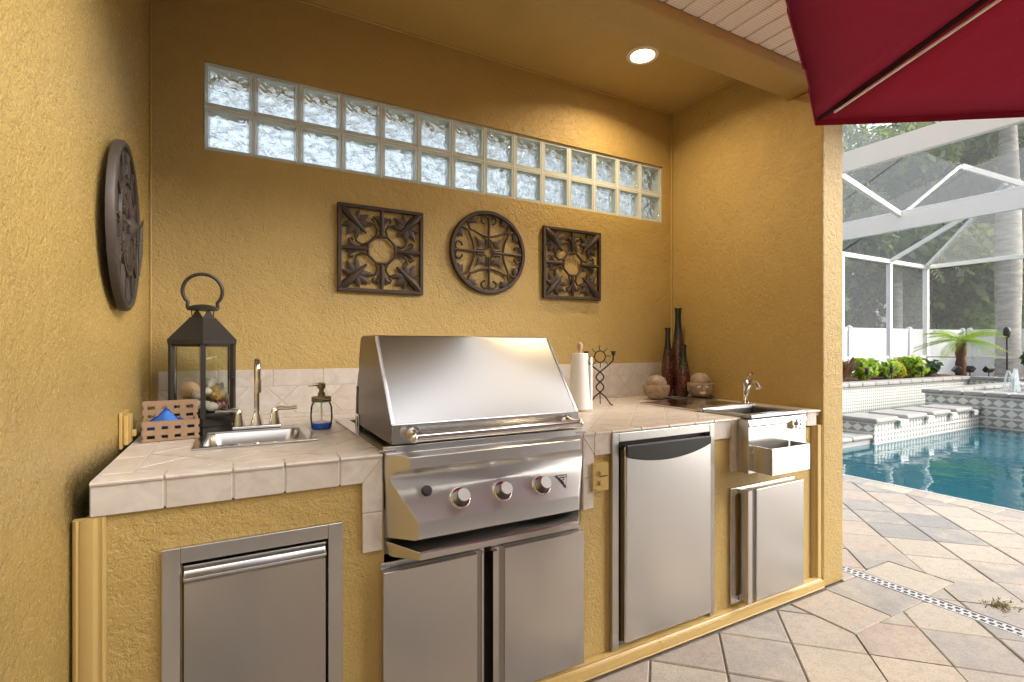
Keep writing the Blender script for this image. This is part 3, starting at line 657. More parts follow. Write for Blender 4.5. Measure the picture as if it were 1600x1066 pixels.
# bar sink unit at the right end
bu = thing('bar_sink_unit', 'stainless steel drop-in bar sink with front splash panel and bottle box', 'bar sink', (2.32, -.9, ZF))
bx0, bx1 = 2.128, 2.522
part('rim', MB().box(bx0, -1.060, ZF+.0008, bx1, -1.0155, ZF+.016).box(bx0, -1.0154, ZF+.0008, bx0+.026, -.80, ZF+.015).box(bx1-.03, -1.0154, ZF+.0008, bx1, -.80, ZF+.0148).box(bx0-.006, -.7999, ZF+.0008, bx1, -.762, ZF+.021), 'steel_hood', bu, bev=.003)
b = MB(); X0, X1, Y0, Y1, zb = bx0+.024, bx1-.028, -1.0158, -.799, ZF-.16
b.box(X0, Y0, zb, X1, Y0+.003, ZF+.006).box(X0, Y1-.003, zb, X1, Y1, ZF+.006).box(X0, Y0+.0031, zb, X0+.003, Y1-.0031, ZF+.006).box(X1-.003, Y0+.0031, zb, X1, Y1-.0031, ZF+.006).box(X0, Y0, zb-.004, X1, Y1, zb-.0001)
part('basin', b, 'dark_steel', bu)
part('drainboard', MB().box(bx0-.004, -.7615, ZF+.0008, bx1+.06, -.36, ZF+.010), 'steel', bu, bev=.002)
part('splash_panel', MB().prof_x([(-1.0105, ZF-.004), (-1.064, ZF-.004), (-1.074, ZF-.030), (-1.066, ZF-.034), (-1.066, .668), (-1.0105, .668)], 2.100, 2.520), 'steel_door', bu, bev=.002)
bq = (2.125, 2.395, -1.162, -1.0665, .678, .792); t_ = .003
part('bottle_box', MB().box(bq[0], bq[2], bq[4], bq[1], bq[3], bq[4]+t_).box(bq[0], bq[2], bq[4]+.0031, bq[1], bq[2]+t_, bq[5]).box(bq[0], bq[3]-t_, bq[4]+.0031, bq[1], bq[3], bq[5]-.03)
     .box(bq[0], bq[2]+.0031, bq[4]+.0031, bq[0]+t_, bq[3]-.0031, bq[5]).box(bq[1]-t_, bq[2]+.0031, bq[4]+.0031, bq[1], bq[3]-.0031, bq[5]), 'steel_door', bu, bev=.001)
mt = Matrix.Translation((2.433, -1.066, .868)) @ Matrix.Rotation(R(90), 4, 'X')
b = MB(); b.lathe([(.007, 0), (.007, .022)], (0, 0, 0), 12)
for a in range(4):
    o0 = len(b.v); b.prism([(.0, -.006), (.026, -.0075), (.030, 0), (.026, .0075), (0, .006)], lambda p, q: (p, q, .018), lambda p, q: (p, q, .027)); b.xf(Matrix.Rotation(R(35+a*90), 4, 'Z'), o0)
b.xf(mt); b.box(2.395, -1.082, .846, 2.402, -1.0665, .888); b.box(2.402, -1.080, .862, 2.426, -1.072, .872)
part('bottle_opener', b, 'chrome', bu)

# ================================================================== SMALL SINK AND FAUCETS
sk = thing('small_sink', 'small stainless steel drop-in sink in the left counter', 'sink', (.183, -.5, ZF))
sx0, sy0, sx1, sy1 = 0.0, -.697, .366, -.300; bx = (.030, -.665, .336, -.375)
part('rim', MB().box(sx0, sy0, ZF+.0006, sx1, bx[1], ZF+.006).box(sx0, bx[3], ZF+.0006, sx1, sy1, ZF+.006).box(sx0, bx[1]+.0001, ZF+.0006, bx[0], bx[3]-.0001, ZF+.006).box(bx[2], bx[1]+.0001, ZF+.0006, sx1, bx[3]-.0001, ZF+.006), 'steel', sk, bev=.002)
V = []; F = []; lev = [(0, .004, .02), (.006, -.004, .03), (.012, -.06, .05), (.02, -.125, .06), (.05, -.14, .05)]
nn = 8
for ins, dz, rad in lev:
    a0, b0, a1, b1 = bx[0]+ins, bx[1]+ins, bx[2]-ins, bx[3]-ins
    for (cx_, cy_, st) in ((a1-rad, b1-rad, 0), (a0+rad, b1-rad, 90), (a0+rad, b0+rad, 180), (a1-rad, b0+rad, 270)):
        for i in range(nn): th = R(st+90*i/(nn-1)); V.append((cx_+rad*math.cos(th), cy_+rad*math.sin(th), ZF+dz))
k4 = 4*nn
for l_ in range(len(lev)-1): F += [(l_*k4+i, l_*k4+(i+1) % k4, (l_+1)*k4+(i+1) % k4, (l_+1)*k4+i) for i in range(k4)]
F.append(tuple(range((len(lev)-1)*k4, len(lev)*k4)))
part('basin', MB().add(V, F), 'sink_steel', sk, smooth=50)
fc = thing('faucet', 'chrome two-handle bar faucet with tall spout behind the small sink', 'faucet', (.192, -.338, ZF+.006))
part('deck_plate', MB().box(.105, -.360, ZF+.0065, .279, -.316, ZF+.020), 'chrome', fc, bev=.008)
part('spout', MB().lathe([(.024, .018), (.021, .032), (.013, .060), (.011, .07)], (.192, -.338, ZF), 20)
     .tube([(.192, -.338, ZF+.06), (.192, -.338, ZF+.21)]+[(.192, -.338-.045+.045*math.cos(R(a)), ZF+.225+.045*math.sin(R(a))) for a in range(0, 181, 15)]+[(.192, -.428, ZF+.185)], .0105, 14), 'chrome', fc)
part('aerator', MB().lathe([(.0125, 0), (.0125, .045), (.010, .055)], (.192, -.428, ZF+.150), 16), 'chrome', fc)
for s in (-1, 1):
    x = .192+s*.062
    h_ = part('lever', MB().lathe([(.022, .018), (.021, .028), (.014, .062), (.012, .074), (.007, .082)], (x, -.338, ZF), 18)
              .tube([(x, -.338, ZF+.073), (x+s*.02, -.342, ZF+.080), (x+s*.05, -.352, ZF+.078), (x+s*.078, -.360, ZF+.082)], [.010, .0085, .0065, .0075], 10), 'chrome', fc)
f2 = thing('bar_faucet', 'short chrome faucet with lever behind the bar sink', 'faucet', (2.575, -.70, ZF+.01))
X, Y = 2.575, -.70
part('body', MB().lathe([(.026, .011), (.024, .018), (.017, .03), (.016, .10), (.020, .125), (.012, .14)], (X, Y, ZF), 20), 'chrome', f2)
part('spout', MB().tube([(X, Y, ZF+.055), (X-.015, Y-.03, ZF+.105), (X-.035, Y-.065, ZF+.135), (X-.05, Y-.10, ZF+.128), (X-.055, Y-.118, ZF+.105)], [.015, .014, .0135, .015, .016], 14), 'chrome', f2)
part('lever', MB().tube([(X, Y, ZF+.135), (X-.005, Y-.02, ZF+.165), (X-.02, Y-.055, ZF+.178)], [.009, .007, .009], 10), 'chrome', f2)

# ================================================================== THINGS ON THE COUNTER
# lantern
LX, LY, LZ = .008, -.225, ZF
ln = thing('lantern', 'black metal hexagonal lantern with glass panes filled with seashells', 'lantern', (LX, LY, LZ))
hexp = lambda r, z, off=30: [(LX+r*math.cos(R(off+60*i)), LY+r*math.sin(R(off+60*i)), z) for i in range(6)]
def hexloft(levels):
    V = []; F = []
    for r, z in levels: V += hexp(r, z, HOFF)
    k = len(levels)
    for i in range(k-1): F += [(i*6+j, i*6+(j+1) % 6, i*6+6+(j+1) % 6, i*6+6+j) for j in range(6)]
    F += [tuple(range(6))[::-1], tuple(range(6*k-6, 6*k))]; return MB().add(V, F)
HOFF = -87
part('base', hexloft([(.112, LZ), (.112, LZ+.022), (.121, LZ+.024), (.121, LZ+.050), (.115, LZ+.054), (.09, LZ+.054)]), 'black_metal', ln, smooth=20)
P = hexp(.113, 0, HOFF)
for i, p in enumerate(P):
    a = R(HOFF+60*i); o0 = MB().box(-.0085, -.0085, LZ+.052, .0085, .0085, LZ+.338); o0.xf(Matrix.Translation((p[0], p[1], 0)) @ Matrix.Rotation(a, 4, 'Z')); part('post', o0, 'black_metal', ln)
    q = P[(i+1) % 6]; m0 = Vector((p[0], p[1], 0)); m1 = Vector((q[0], q[1], 0)); dv = (m1-m0).normalized(); nv = Vector((dv.y, -dv.x, 0))*.002
    A = m0+dv*.012; B = m1-dv*.012
    pn_ = part('pane', MB().add([(A+nv*s_+Vector((0, 0, z))) for s_ in (-1, 1) for z in (LZ+.055, LZ+.332)]+[(B+nv*s_+Vector((0, 0, z))) for s_ in (-1, 1) for z in (LZ+.055, LZ+.332)],
                                  [(0, 1, 3, 2), (4, 6, 7, 5), (0, 4, 5, 1), (2, 3, 7, 6), (0, 2, 6, 4), (1, 5, 7, 3)]), 'pane_glass', ln, smooth=0)
    for z in (LZ+.060, LZ+.326):
        part('rail', MB().tube([A+Vector((0, 0, z)), B+Vector((0, 0, z))], .006, 6), 'black_metal', ln)
part('latch', MB().box(LX+.099, LY-.066, LZ+.17, LX+.108, LY-.055, LZ+.23).ball((LX+.104, LY-.069, LZ+.20), .006), 'black_metal', ln)
part('roof', hexloft([(.128, LZ+.330), (.130, LZ+.346), (.124, LZ+.352), (.052, LZ+.428), (.050, LZ+.432)]), 'black_metal', ln, smooth=20)
b = MB()
for i in range(6):
    a0, a1 = R(HOFF+60*i), R(HOFF+60*i+60); am = (a0+a1)/2; r = .042
    b.add([(LX+r*math.cos(a0), LY+r*math.sin(a0), LZ+.431), (LX+r*math.cos(a1), LY+r*math.sin(a1), LZ+.431), (LX+r*math.cos(am)*.95, LY+r*math.sin(am)*.95, LZ+.466),
           (LX+.9*r*math.cos(a0), LY+.9*r*math.sin(a0), LZ+.431), (LX+.9*r*math.cos(a1), LY+.9*r*math.sin(a1), LZ+.431), (LX+.85*r*math.cos(am), LY+.85*r*math.sin(am), LZ+.466)], [(0, 1, 2), (3, 5, 4), (0, 2, 5, 3), (1, 4, 5, 2)])
part('vent_crown', b, 'black_metal', ln, smooth=0)
part('cap', MB().lathe([(.052, .460), (.054, .466), (.050, .472), (.030, .480), (.006, .484)], (LX, LY, LZ), 24), 'black_metal', ln)
part('handle', MB().tube([(LX+.050, LY, LZ+.466)]+[(LX+.066*math.cos(R(a)), LY, LZ+.535+.066*math.sin(R(a))) for a in range(-42, 223, 12)]+[(LX-.050, LY, LZ+.466)], .0068, 10), 'black_metal', ln)
def shell(k, c, sz, mat, label):
    b_ = MB(); r_ = random.Random(k)
    if k % 3 == 0:      # spiral whelk: tapering lathe on its side
        b_.lathe([(.002, -1.3), (.22, -1.0), (.5, -.5), (.72, 0), (.85, .35), (.6, .55), (.45, .75), (.25, .85), (.03, 1.1)], (0, 0, 0), 14); b_.xf(Matrix.Rotation(R(75), 4, 'Y'))
    elif k % 3 == 1:    # round sea snail
        b_.ball((0, 0, 0), .8, 14, 9, (1, .85, .75)); b_.ball((.35, -.3, .35), .42, 10, 7); b_.ball((.5, -.45, .6), .2, 8, 6)
    else:               # ruffled coral / clam
        for i in range(9):
            b_.ball((r_.uniform(-.6, .6), r_.uniform(-.6, .6), r_.uniform(-.3, .5)), r_.uniform(.3, .5), 9, 6)
    b_.xf(Matrix.Rotation(r_.uniform(0, 6), 4, 'Z') @ Matrix.Scale(sz, 4))
    solo('seashell', b_, mat, label, 'seashell', c, 'seashells inside the lantern', smooth=60)
sh_ = [((-.055, .0, .125), .044, 'shell_tan', 0, 'long tan whelk shell lying at the left inside the lantern'),
       ((-.05, -.03, .082), .040, 'shell_gold', 2, 'golden ruffled shell at the left bottom of the lantern'),
       ((-.03, -.075, .076), .028, 'shell_white', 1, 'small cream snail shell against the left lantern pane'),
       ((.045, -.02, .115), .036, 'shell_gold', 5, 'ruffled orange shell in the middle of the lantern'),
       ((.058, .022, .128), .034, 'shell_grey', 4, 'round grey shell near the top of the lantern pile'),
       ((.03, .04, .150), .028, 'shell_white', 3, 'pale pointed shell on top of the lantern pile'),
       ((.072, -.012, .112), .026, 'shell_white', 7, 'white rounded shell at the centre of the lantern pile'),
       ((.078, -.048, .076), .030, 'shell_rose', 8, 'rose purple shell low at the right lantern pane'),
       ((.036, -.078, .073), .032, 'shell_white', 10, 'white shell low at the front lantern pane'),
       ((.09, .02, .09), .030, 'shell_tan', 6, 'tan shell at the right side of the lantern pile'),
       ((.02, -.05, .125), .024, 'shell_white', 16, 'small white snail shell lying high at the front post'), ((.06, -.06, .105), .022, 'shell_gold', 14, 'small gold shell behind the right front pane'), ((-.02, -.055, .112), .024, 'shell_grey', 19, 'small grey snail shell behind the front post'), ((-.07, -.02, .085), .026, 'shell_white', 22, 'small white shell at the far left of the lantern'),
       ((.0, .05, .08), .045, 'shell_grey', 13, 'grey shell at the back of the lantern pile'), ((.0, .0, .08), .05, 'shell_tan', 11, 'tan ruffled shell at the bottom centre of the lantern pile')]
for d_, sz, mat, k, lab in sh_: shell(k, (LX+d_[0]*.82, LY+d_[1]*.82, LZ+.012+d_[2]*1.08), sz*.98, mat, lab)
# wooden lattice napkin caddy
cd = thing('lattice_caddy', 'small tan lattice wood caddy in the left corner of the counter', 'caddy', (-.078, -.405, ZF), R(6))
def lattice(w, h, nx, nz, y0, y1, z0):
    b_ = MB(); sx = w/nx; sz = h/nz; e = .0092
    for i in range(nx+1): b_.box(-w/2+i*sx-e*(.6 if i in (0, nx) else 1), y0, z0, -w/2+i*sx+e*(.6 if i in (0, nx) else 1), y1, z0+h)
    for j in range(nz+1): b_.box(-w/2-e, y0+.0012, z0+j*sz-e if j else z0, w/2+e, y1+.0012, z0+j*sz+e)
    return b_
part('front_lattice', lattice(.145, .058, 4, 2, -.058, -.050, .002), 'light_wood', cd, world=False)
part('back_lattice', lattice(.145, .118, 4, 4, .036, .044, .002), 'light_wood', cd, world=False)
part('side_panel', MB().prof_y([(-.0785, .002), (-.0705, .002), (-.0705, .07), (-.0785, .07)], -.049, .035), 'light_wood', cd, world=False)
part('side_panel', MB().prof_y([(.0705, .002), (.0785, .002), (.0785, .07), (.0705, .07)], -.049, .035), 'light_wood', cd, world=False)
part('floor_board', MB().box(-.07, -.049, .004, .07, .035, .010), 'light_wood', cd, world=False)
V = []; F = []; nx, ny = 22, 8
for side in (0, 1):
    for j in range(ny):
        for i in range(nx):
            u = i/(nx-1); v_ = j/(ny-1)
            prof = .050+.040*math.exp(-((u-.36)/.20)**2)+.018*math.exp(-((u-.60)/.22)**2)+.004*math.sin(u*17)
            y_ = (-.035+.055*v_); z_ = .012+(prof-.012)*math.sin(math.pi*(.12+.80*v_))**.7 if side == 0 else .012
            V.append((-.066+.134*u+.006*math.sin(9*v_), y_+.004*math.sin(u*14), z_+.003*math.sin(u*23+v_*7)*(side == 0)))
for s_ in (0, 1): F += [(s_*nx*ny+j*nx+i, s_*nx*ny+j*nx+i+1, s_*nx*ny+(j+1)*nx+i+1, s_*nx*ny+(j+1)*nx+i) for j in range(ny-1) for i in range(nx-1)]
bl = [i for i in range(nx)]+[j*nx+nx-1 for j in range(1, ny)]+[(ny-1)*nx+i for i in range(nx-2, -1, -1)]+[j*nx for j in range(ny-2, 0, -1)]
F += [(bl[i], bl[(i+1) % len(bl)], nx*ny+bl[(i+1) % len(bl)], nx*ny+bl[i]) for i in range(len(bl))]
cl_ = solo('folded_cloth', MB().add(V, F), 'blue_cloth', 'blue folded cleaning cloth in the lattice caddy', 'cloth', (-.078, -.405, ZF), smooth=70, rz=R(6))
edge = [(V[(ny//2)*nx+i][0], V[(ny//2)*nx+i][1]-.003, V[(ny//2)*nx+i][2]+.004) for i in range(nx)]
part('hem', MB().tube(edge, .0035, 6), 'blue_dark', cl_, world=False)
# outlets
ox = XL-.47*SL
ol = thing('weatherproof_outlet', 'ochre painted weatherproof outlet cover low on the left wall', 'outlet', (ox, -.47, .95))
part('plate', MB().box(ox, -.545, .905, ox+.008, -.425, 1.02), 'painted_plate', ol, bev=.002)
part('cover_flap', MB().box(ox+.0085, -.53, .915, ox+.022, -.485, 1.008).box(ox+.0085, -.48, .915, ox+.022, -.438, 1.008), 'painted_plate', ol, bev=.004)
part('latch', MB().box(ox+.0225, -.475, .935, ox+.034, -.455, .955), 'painted_plate', ol, bev=.002)
o2 = thing('switch_plate', 'ochre painted two-switch box beside the refrigerator', 'switch', (1.315, -.995, .74))
part('box', MB().box(1.283, -1.018, .688, 1.356, -.9945, .793), 'painted_plate', o2, bev=.002)
part('slot', MB().box(1.312, -1.0188, .741, 1.350, -1.0176, .7445), 'black_gap', o2)
for z in (.757, .720): part('toggle', MB().box(1.309, -1.028, z-.007, 1.323, -1.0181, z+.007), 'painted_plate', o2, bev=.002)
for z in (.696, .785): part('screw', MB().lathe([(.003, 1.0182), (.003, 1.0195)], (1.292, 0, z), 8, 'y'), 'dark_steel', o2)
# soap dispenser
so = thing('soap_dispenser', 'glass jar soap dispenser with bronze pump and blue soap', 'soap dispenser', (.413, -.435, ZF))
c_ = (.413, -.435, ZF)
part('jar', MB().lathe([(.001, .001), (.034, .001), (.038, .006), (.040, .03), (.042, .05), (.0405, .07), (.040, .085), (.036, .098), (.032, .104), (.032, .112)], c_, 28, caps=False), 'jar_glass', so, smooth=60)
part('soap', MB().lathe([(.001, .003), (.034, .003), (.037, .008), (.038, .026), (.001, .026)], c_, 28, caps=False), 'blue_soap', so)
part('dip_tube', MB().tube([(.413, -.435, ZF+.006), (.413, -.435, ZF+.11)], .003, 8), 'paper', so)
pu = part('lid', MB().lathe([(.036, .106), (.037, .108), (.037, .116), (.0355, .118), (.037, .120), (.036, .126), (.014, .128)], c_, 28), 'brass_dull', so)
part('pump', MB().lathe([(.014, .127), (.014, .140), (.009, .144), (.009, .155), (.015, .158), (.015, .176), (.012, .180)], c_, 18).tube([(.413, -.435, ZF+.172), (.385, -.445, ZF+.173), (.365, -.452, ZF+.170)], [.006, .005, .004], 8), 'brass_dull', so)
# paper towel
pt = thing('paper_towel_holder', 'white paper towel roll on a stand with wooden knob beside the grill', 'paper towel', (1.640, -.45, ZF))
c_ = (1.640, -.45, ZF)
part('roll', MB().lathe([(.058, .010), (.058, .02), (.052, .12), (.046, .22), (.040, .288), (.012, .290)], c_, 32), 'paper', pt, smooth=50)
part('loose_sheet', MB().add([(1.640+.0585*math.cos(R(a))*k, -.45+.0585*math.sin(R(a))*k, ZF+z) for a, k in ((-60, 1.0), (-40, 1.03), (-20, 1.12), (-8, 1.22)) for z in (.006, .27)], [(0, 2, 3, 1), (2, 4, 5, 3), (4, 6, 7, 5)]), 'paper', pt)
part('base', MB().lathe([(.062, .0005), (.062, .007), (.056, .0095)], c_, 32), 'knob_wood', pt)
part('knob', MB().lathe([(.008, .289), (.009, .302), (.014, .314), (.016, .325), (.013, .337), (.006, .343), (.001, .344)], c_, 20), 'knob_wood', pt)
# sun candle holder
cn = thing('candle_holder', 'black wire candle holder with sun ring and twisted stem', 'candle holder', (1.863, -.33, ZF), R(-18))
b = MB()
for s_ in (-1, 1):
    pts = [(s_*.062, .0, .006), (s_*.030, 0, .050), (0, .004*s_, .075)]
    pts += [(-s_*.022*math.sin(math.pi*k/8)*(1 if k <= 8 else -1), .004*s_*math.cos(math.pi*k/8), .075+.055*k/8) for k in range(1, 9)]
    pts += [(s_*.022*math.sin(math.pi*k/8), .004*s_*math.cos(math.pi*(k+8)/8), .130+.055*k/8) for k in range(1, 9)]
    pts += [(-s_*.03, 0, .206), (-s_*.062, 0, .232), (-s_*.075, 0, .246), (-s_*.078, 0, .275)]
    b.tube(pts, .0042, 7)
    b.tube([(s_*.062, 0, .006), (s_*.070, -.006, .003), (s_*.066, -.018, .0035)], .0032, 6)
    b.tube([(0, 0, .075), (s_*.02, .05*1, .02), (s_*.026, .066, .003)], .003, 6) if s_ > 0 else None
part('stem', b, 'black_metal', cn, world=False)
part('sun_ring', MB().tube([(.031*math.cos(R(a)), 0, .268+.031*math.sin(R(a))) for a in range(0, 360, 15)], .0034, 7, True), 'black_metal', cn, world=False)
b = MB()
for i in range(8):
    a = R(90+45*i); ca, sa = math.cos(a), math.sin(a); L_ = .030
    b.tube([(.031*ca, 0, .268+.031*sa), (.046*ca-.004*sa, 0, .268+.046*sa+.004*ca), (.062*ca, 0, .268+.062*sa)], .0024, 5)
part('sun_rays', b, 'black_metal', cn, world=False)
for s_ in (-1, 1): part('candle_cup', MB().lathe([(.004, .272), (.010, .276), (.012, .292), (.016, .294), (.016, .297), (.010, .296)], (s_*.078, 0, 0), 14), 'black_metal', cn, world=False)
# vases
def vase(loc, h, r, label):
    prof = [(.60, 0), (.64, .02), (.80, .12), (.97, .30), (1.0, .40), (.90, .52), (.68, .64), (.50, .74), (.42, .84), (.40, .92), (.44, .97), (.50, 1.0), (.36, 1.0), (.30, .96)]
    solo('vase', MB().lathe([(a*r, z*h) for a, z in prof], (0, 0, 0), 24), 'vase', label, 'vase', loc, 'slender dark vases in the corner', smooth=60)
vase((2.585, -.120, ZF+.0005), .445, .039, 'middle-sized slender dark red vase, leftmost of the three')
vase((2.668, -.130, ZF+.0005), .575, .047, 'tallest slender dark vase with green neck in the corner')
vase((2.592, -.245, ZF+.0005), .335, .040, 'shortest slender dark vase in front of the tallest vase')
solo('slate_tray', MB().box(-.10, -.06, .0005, .17, .055, .010), 'slate', 'flat dark slate tray under the coconut heads', 'tray', (2.53, -.30, ZF+.0005), bev=.002, rz=R(-6))
# coconut heads
def coco(loc, rz, label, face):
    t_ = thing('coconut_head', label, 'ornament', loc, rz, 'carved coconut heads')
    part('head', MB().lathe([(.020, 0), (.045, .006), (.068, .028), (.079, .058), (.080, .080), (.077, .088), (.055, .088)], (0, 0, 0), 28), 'coconut' if not face else 'coconut_pale', t_, world=False, smooth=60)
    part('cap', MB().lathe([(.060, .0882), (.062, .098), (.059, .114), (.048, .132), (.028, .145), (.001, .150)], (0, 0, 0), 28), 'coconut_pale', t_, world=False, smooth=60)
    if face:
        part('face_plate', MB().ball((0, -.030, .050), .053, 18, 12, (.95, .95, .85)), 'coconut', t_, world=False)
        for s_ in (-1, 1):
            part('eye', MB().ball((s_*.021, -.076, .068), .0115, 12, 8, (1.2, .6, .75)), 'shell_white', t_, world=False)
            part('brow', MB().tube([(s_*.006, -.083, .076), (s_*.022, -.082, .082), (s_*.038, -.070, .078)], .005, 6), 'coconut_pale', t_, world=False)
            part('ear', MB().ball((s_*.072, -.01, .05), .016, 10, 8, (.5, 1, 1.3)), 'coconut_pale', t_, world=False)
        part('nose', MB().ball((0, -.083, .055), .010, 10, 8, (1, .8, 1.2)), 'coconut', t_, world=False)
        part('mouth', MB().ball((0, -.074, .032), .018, 14, 8, (1.1, .55, .5)), 'shell_white', t_, world=False)
        part('lips', MB().tube([(.020*math.cos(R(a)), -.078, .032+.010*math.sin(R(a))) for a in range(0, 360, 24)], .0035, 6, True), 'coconut_pale', t_, world=False)
coco((2.372, -.235, ZF+.0005), R(20), 'carved coconut head turned away, left of the vases', False)
coco((2.640, -.335, ZF+.0125), R(-38), 'carved coconut head with white eyes and mouth, right of the vases', True)

# ================================================================== WALL ORNAMENTS
def leafpoly(L_, w, lobes=5):
    """palmette outline pointing +y from the origin"""
    pts = []
    for i in range(lobes*2+1):
        a = -1.25+2.5*i/(lobes*2); r_ = (1.0 if i % 2 == 1 else .66)*(1-.28*abs(a)/1.25)
        pts.append((w*r_*math.sin(a)*1.15, L_*(.30+.70*r_*math.cos(a))))
    return [(-w*.16, 0)]+pts+[(w*.16, 0)]
def stamp(b_, poly, mt, h0, h1, dome=.006):
    n = len(poly); cx_ = sum(p[0] for p in poly)/n; cy_ = sum(p[1] for p in poly)/n
    V = [mt @ Vector((p[0], p[1], h0)) for p in poly]+[mt @ Vector((p[0], p[1], h1)) for p in poly]+[mt @ Vector((cx_, cy_, h1+dome))]
    F = [tuple(range(n))[::-1]]+[(i, (i+1) % n, n+(i+1) % n, n+i) for i in range(n)]+[(n+i, n+(i+1) % n, 2*n) for i in range(n)]
    b_.add(V, F)
def wallm(x, z, y=-.012): return Matrix.Translation((x, y, z)) @ Matrix.Rotation(R(90), 4, 'X')   # local xy -> wall xz, local z -> -y
def square_plaque(cx_, cz_, label):
    t_ = thing('square_wall_plaque', label, 'wall plaque', (cx_, 0, cz_), 0, 'square iron wall plaques')
    m0 = wallm(cx_, cz_, -.004); s = .211; w = .018
    b = MB()
    for (xa, ya, xb, yb) in ((-s, s-w, s, s), (-s, -s, s, -s+w), (-s, -s+w+.0001, -s+w, s-w-.0001), (s-w, -s+w+.0001, s, s-w-.0001)):
        o0 = len(b.v); b.box(xa, ya, 0, xb, yb, .022); b.xf(m0, o0)
    part('frame', b, 'bronze', t_, bev=.003)
    ring = [(.072*math.cos(R(22.5+45*i)), .072*math.sin(R(22.5+45*i)), .012) for i in range(8)]
    o0 = MB().tube(ring, .0075, 8, True); o0.xf(m0); part('octagon_ring', o0, 'bronze', t_)
    for q in range(4):
        rot = Matrix.Rotation(R(90*q), 4, 'Z')
        b = MB(); inw = m0 @ rot @ Matrix.Translation((.128, .128, 0)) @ Matrix.Rotation(R(135), 4, 'Z')
        for an, ll, wl in ((0, .066, .020), (36, .078, .019), (-36, .078, .019), (76, .080, .018), (-76, .080, .018), (116, .066, .016), (-116, .066, .016)):
            stamp(b, [(-wl*.45, 0), (-wl, ll*.42), (-wl*.62, ll*.72), (0, ll), (wl*.62, ll*.72), (wl, ll*.42), (wl*.45, 0)], inw @ Matrix.Rotation(R(an), 4, 'Z'), .004, .013, .007)
        o0 = len(b.v); b.tube([(.192, .192, .012), (.172, .172, .015), (.145, .145, .017), (.118, .118, .014), (.075, .075, .011)], [.013, .020, .019, .012, .006], 8); b.xf(m0 @ rot, o0)
        part('corner_leaf', b, 'bronze', t_)
        b = MB(); stamp(b, leafpoly(.070, .046, 2), m0 @ rot @ Matrix.Translation((0, .110, 0)), .004, .012, .006)
        o0 = len(b.v)
        b.tube([(0, .072, .012), (0, .13, .013), (0, .196, .012)], [.008, .013, .008], 8)
        for s_ in (-1, 1):
            b.tube([(s_*.004, .118, .011), (s_*.022, .150, .012), (s_*.040, .158, .012), (s_*.046, .146, .012), (s_*.038, .138, .012)], [.006, .007, .007, .006, .005], 7)
        b.xf(m0 @ rot, o0); part('side_finial', b, 'bronze', t_)
        for s_ in (-1, 1):
            pts = [(s_*.012, .196-.078, .010), (s_*.022, .095, .011), (s_*.040, .085, .011), (s_*.066, .092, .011), (s_*.088, .112, .011)]
            o1 = MB().tube([(s_*.028, .070, .011), (s_*.020, .098, .011), (s_*.034, .122, .011), (s_*.060, .128, .011), (s_*.086, .118, .011), (s_*.104, .100, .011)], .0062, 7); o1.xf(m0 @ rot); part('scroll', o1, 'bronze', t_)
square_plaque(.755, 1.7065, 'square brown iron wall plaque with leaf corners, left of the round plaque')
square_plaque(1.905, 1.728, 'square brown iron wall plaque with leaf corners, right of the round plaque')
t_ = thing('round_wall_plaque', 'round brown iron wall plaque with a cross and scrolls', 'wall plaque', (1.343, 0, 1.749))
m0 = wallm(1.343, 1.749, -.004)
part('rim', MB().lathe([(.206, 0), (.206, .018), (.210, .022), (.224, .022), (.229, .016), (.229, 0)], (0, 0, 0), 56, caps=False).add([], []).xf(m0), 'bronze', t_)
for q in range(4):
    rot = Matrix.Rotation(R(90*q), 4, 'Z')
    b = MB(); b.tube([(0, .026, .011), (0, .206, .011)], .0075, 8)
    for s_ in (-1, 1): b.tube([(0, .165, .011)]+[(s_*(.024-.022*math.cos(R(a))), .178+.020*math.sin(R(a)), .011) for a in range(0, 290, 30)], [.006]*11, 7)
    b.xf(m0 @ rot); part('cross_bar', b, 'bronze', t_)
    pts = [(.115*u, .098+.085*u*u if abs(u) < 1 else 0, .010) for u in [x/8 for x in range(-7, 8)]]
    pts = [(-.120, .140, .01), (-.128, .160, .01), (-.112, .172, .01)][::-1]+[(-.112, .120, .010)]+[(x*.09, .088+.026*x*x, .010) for x in (-1, -.6, -.2, .2, .6, 1)]+[(.112, .120, .010), (.120, .140, .01), (.128, .160, .01), (.112, .172, .01)]
    b = MB(); b.tube(pts, .0065, 7); b.xf(m0 @ rot); part('arc_scroll', b, 'bronze', t_)
    for s_ in (-1, 1):
        b = MB(); stamp(b, leafpoly(.056, .034, 3), m0 @ rot @ Matrix.Translation((s_*.118, .158, 0)) @ Matrix.Rotation(R(s_*62), 4, 'Z'), .003, .012, .005); part('leaf', b, 'bronze', t_)
    b = MB(); d45 = Matrix.Rotation(R(90*q+45), 4, 'Z')
    b.tube([(.040, .060, .01), (.018, .034, .01), (0, .026, .01), (-.018, .034, .01), (-.040, .060, .01)], .006, 7); b.xf(m0 @ d45)
    stamp(b, [(-.028, .062), (0, .052), (.028, .062), (.012, .080), (0, .118), (-.012, .080)], m0 @ d45, .003, .011, .005); part('centre_leaf', b, 'bronze', t_)
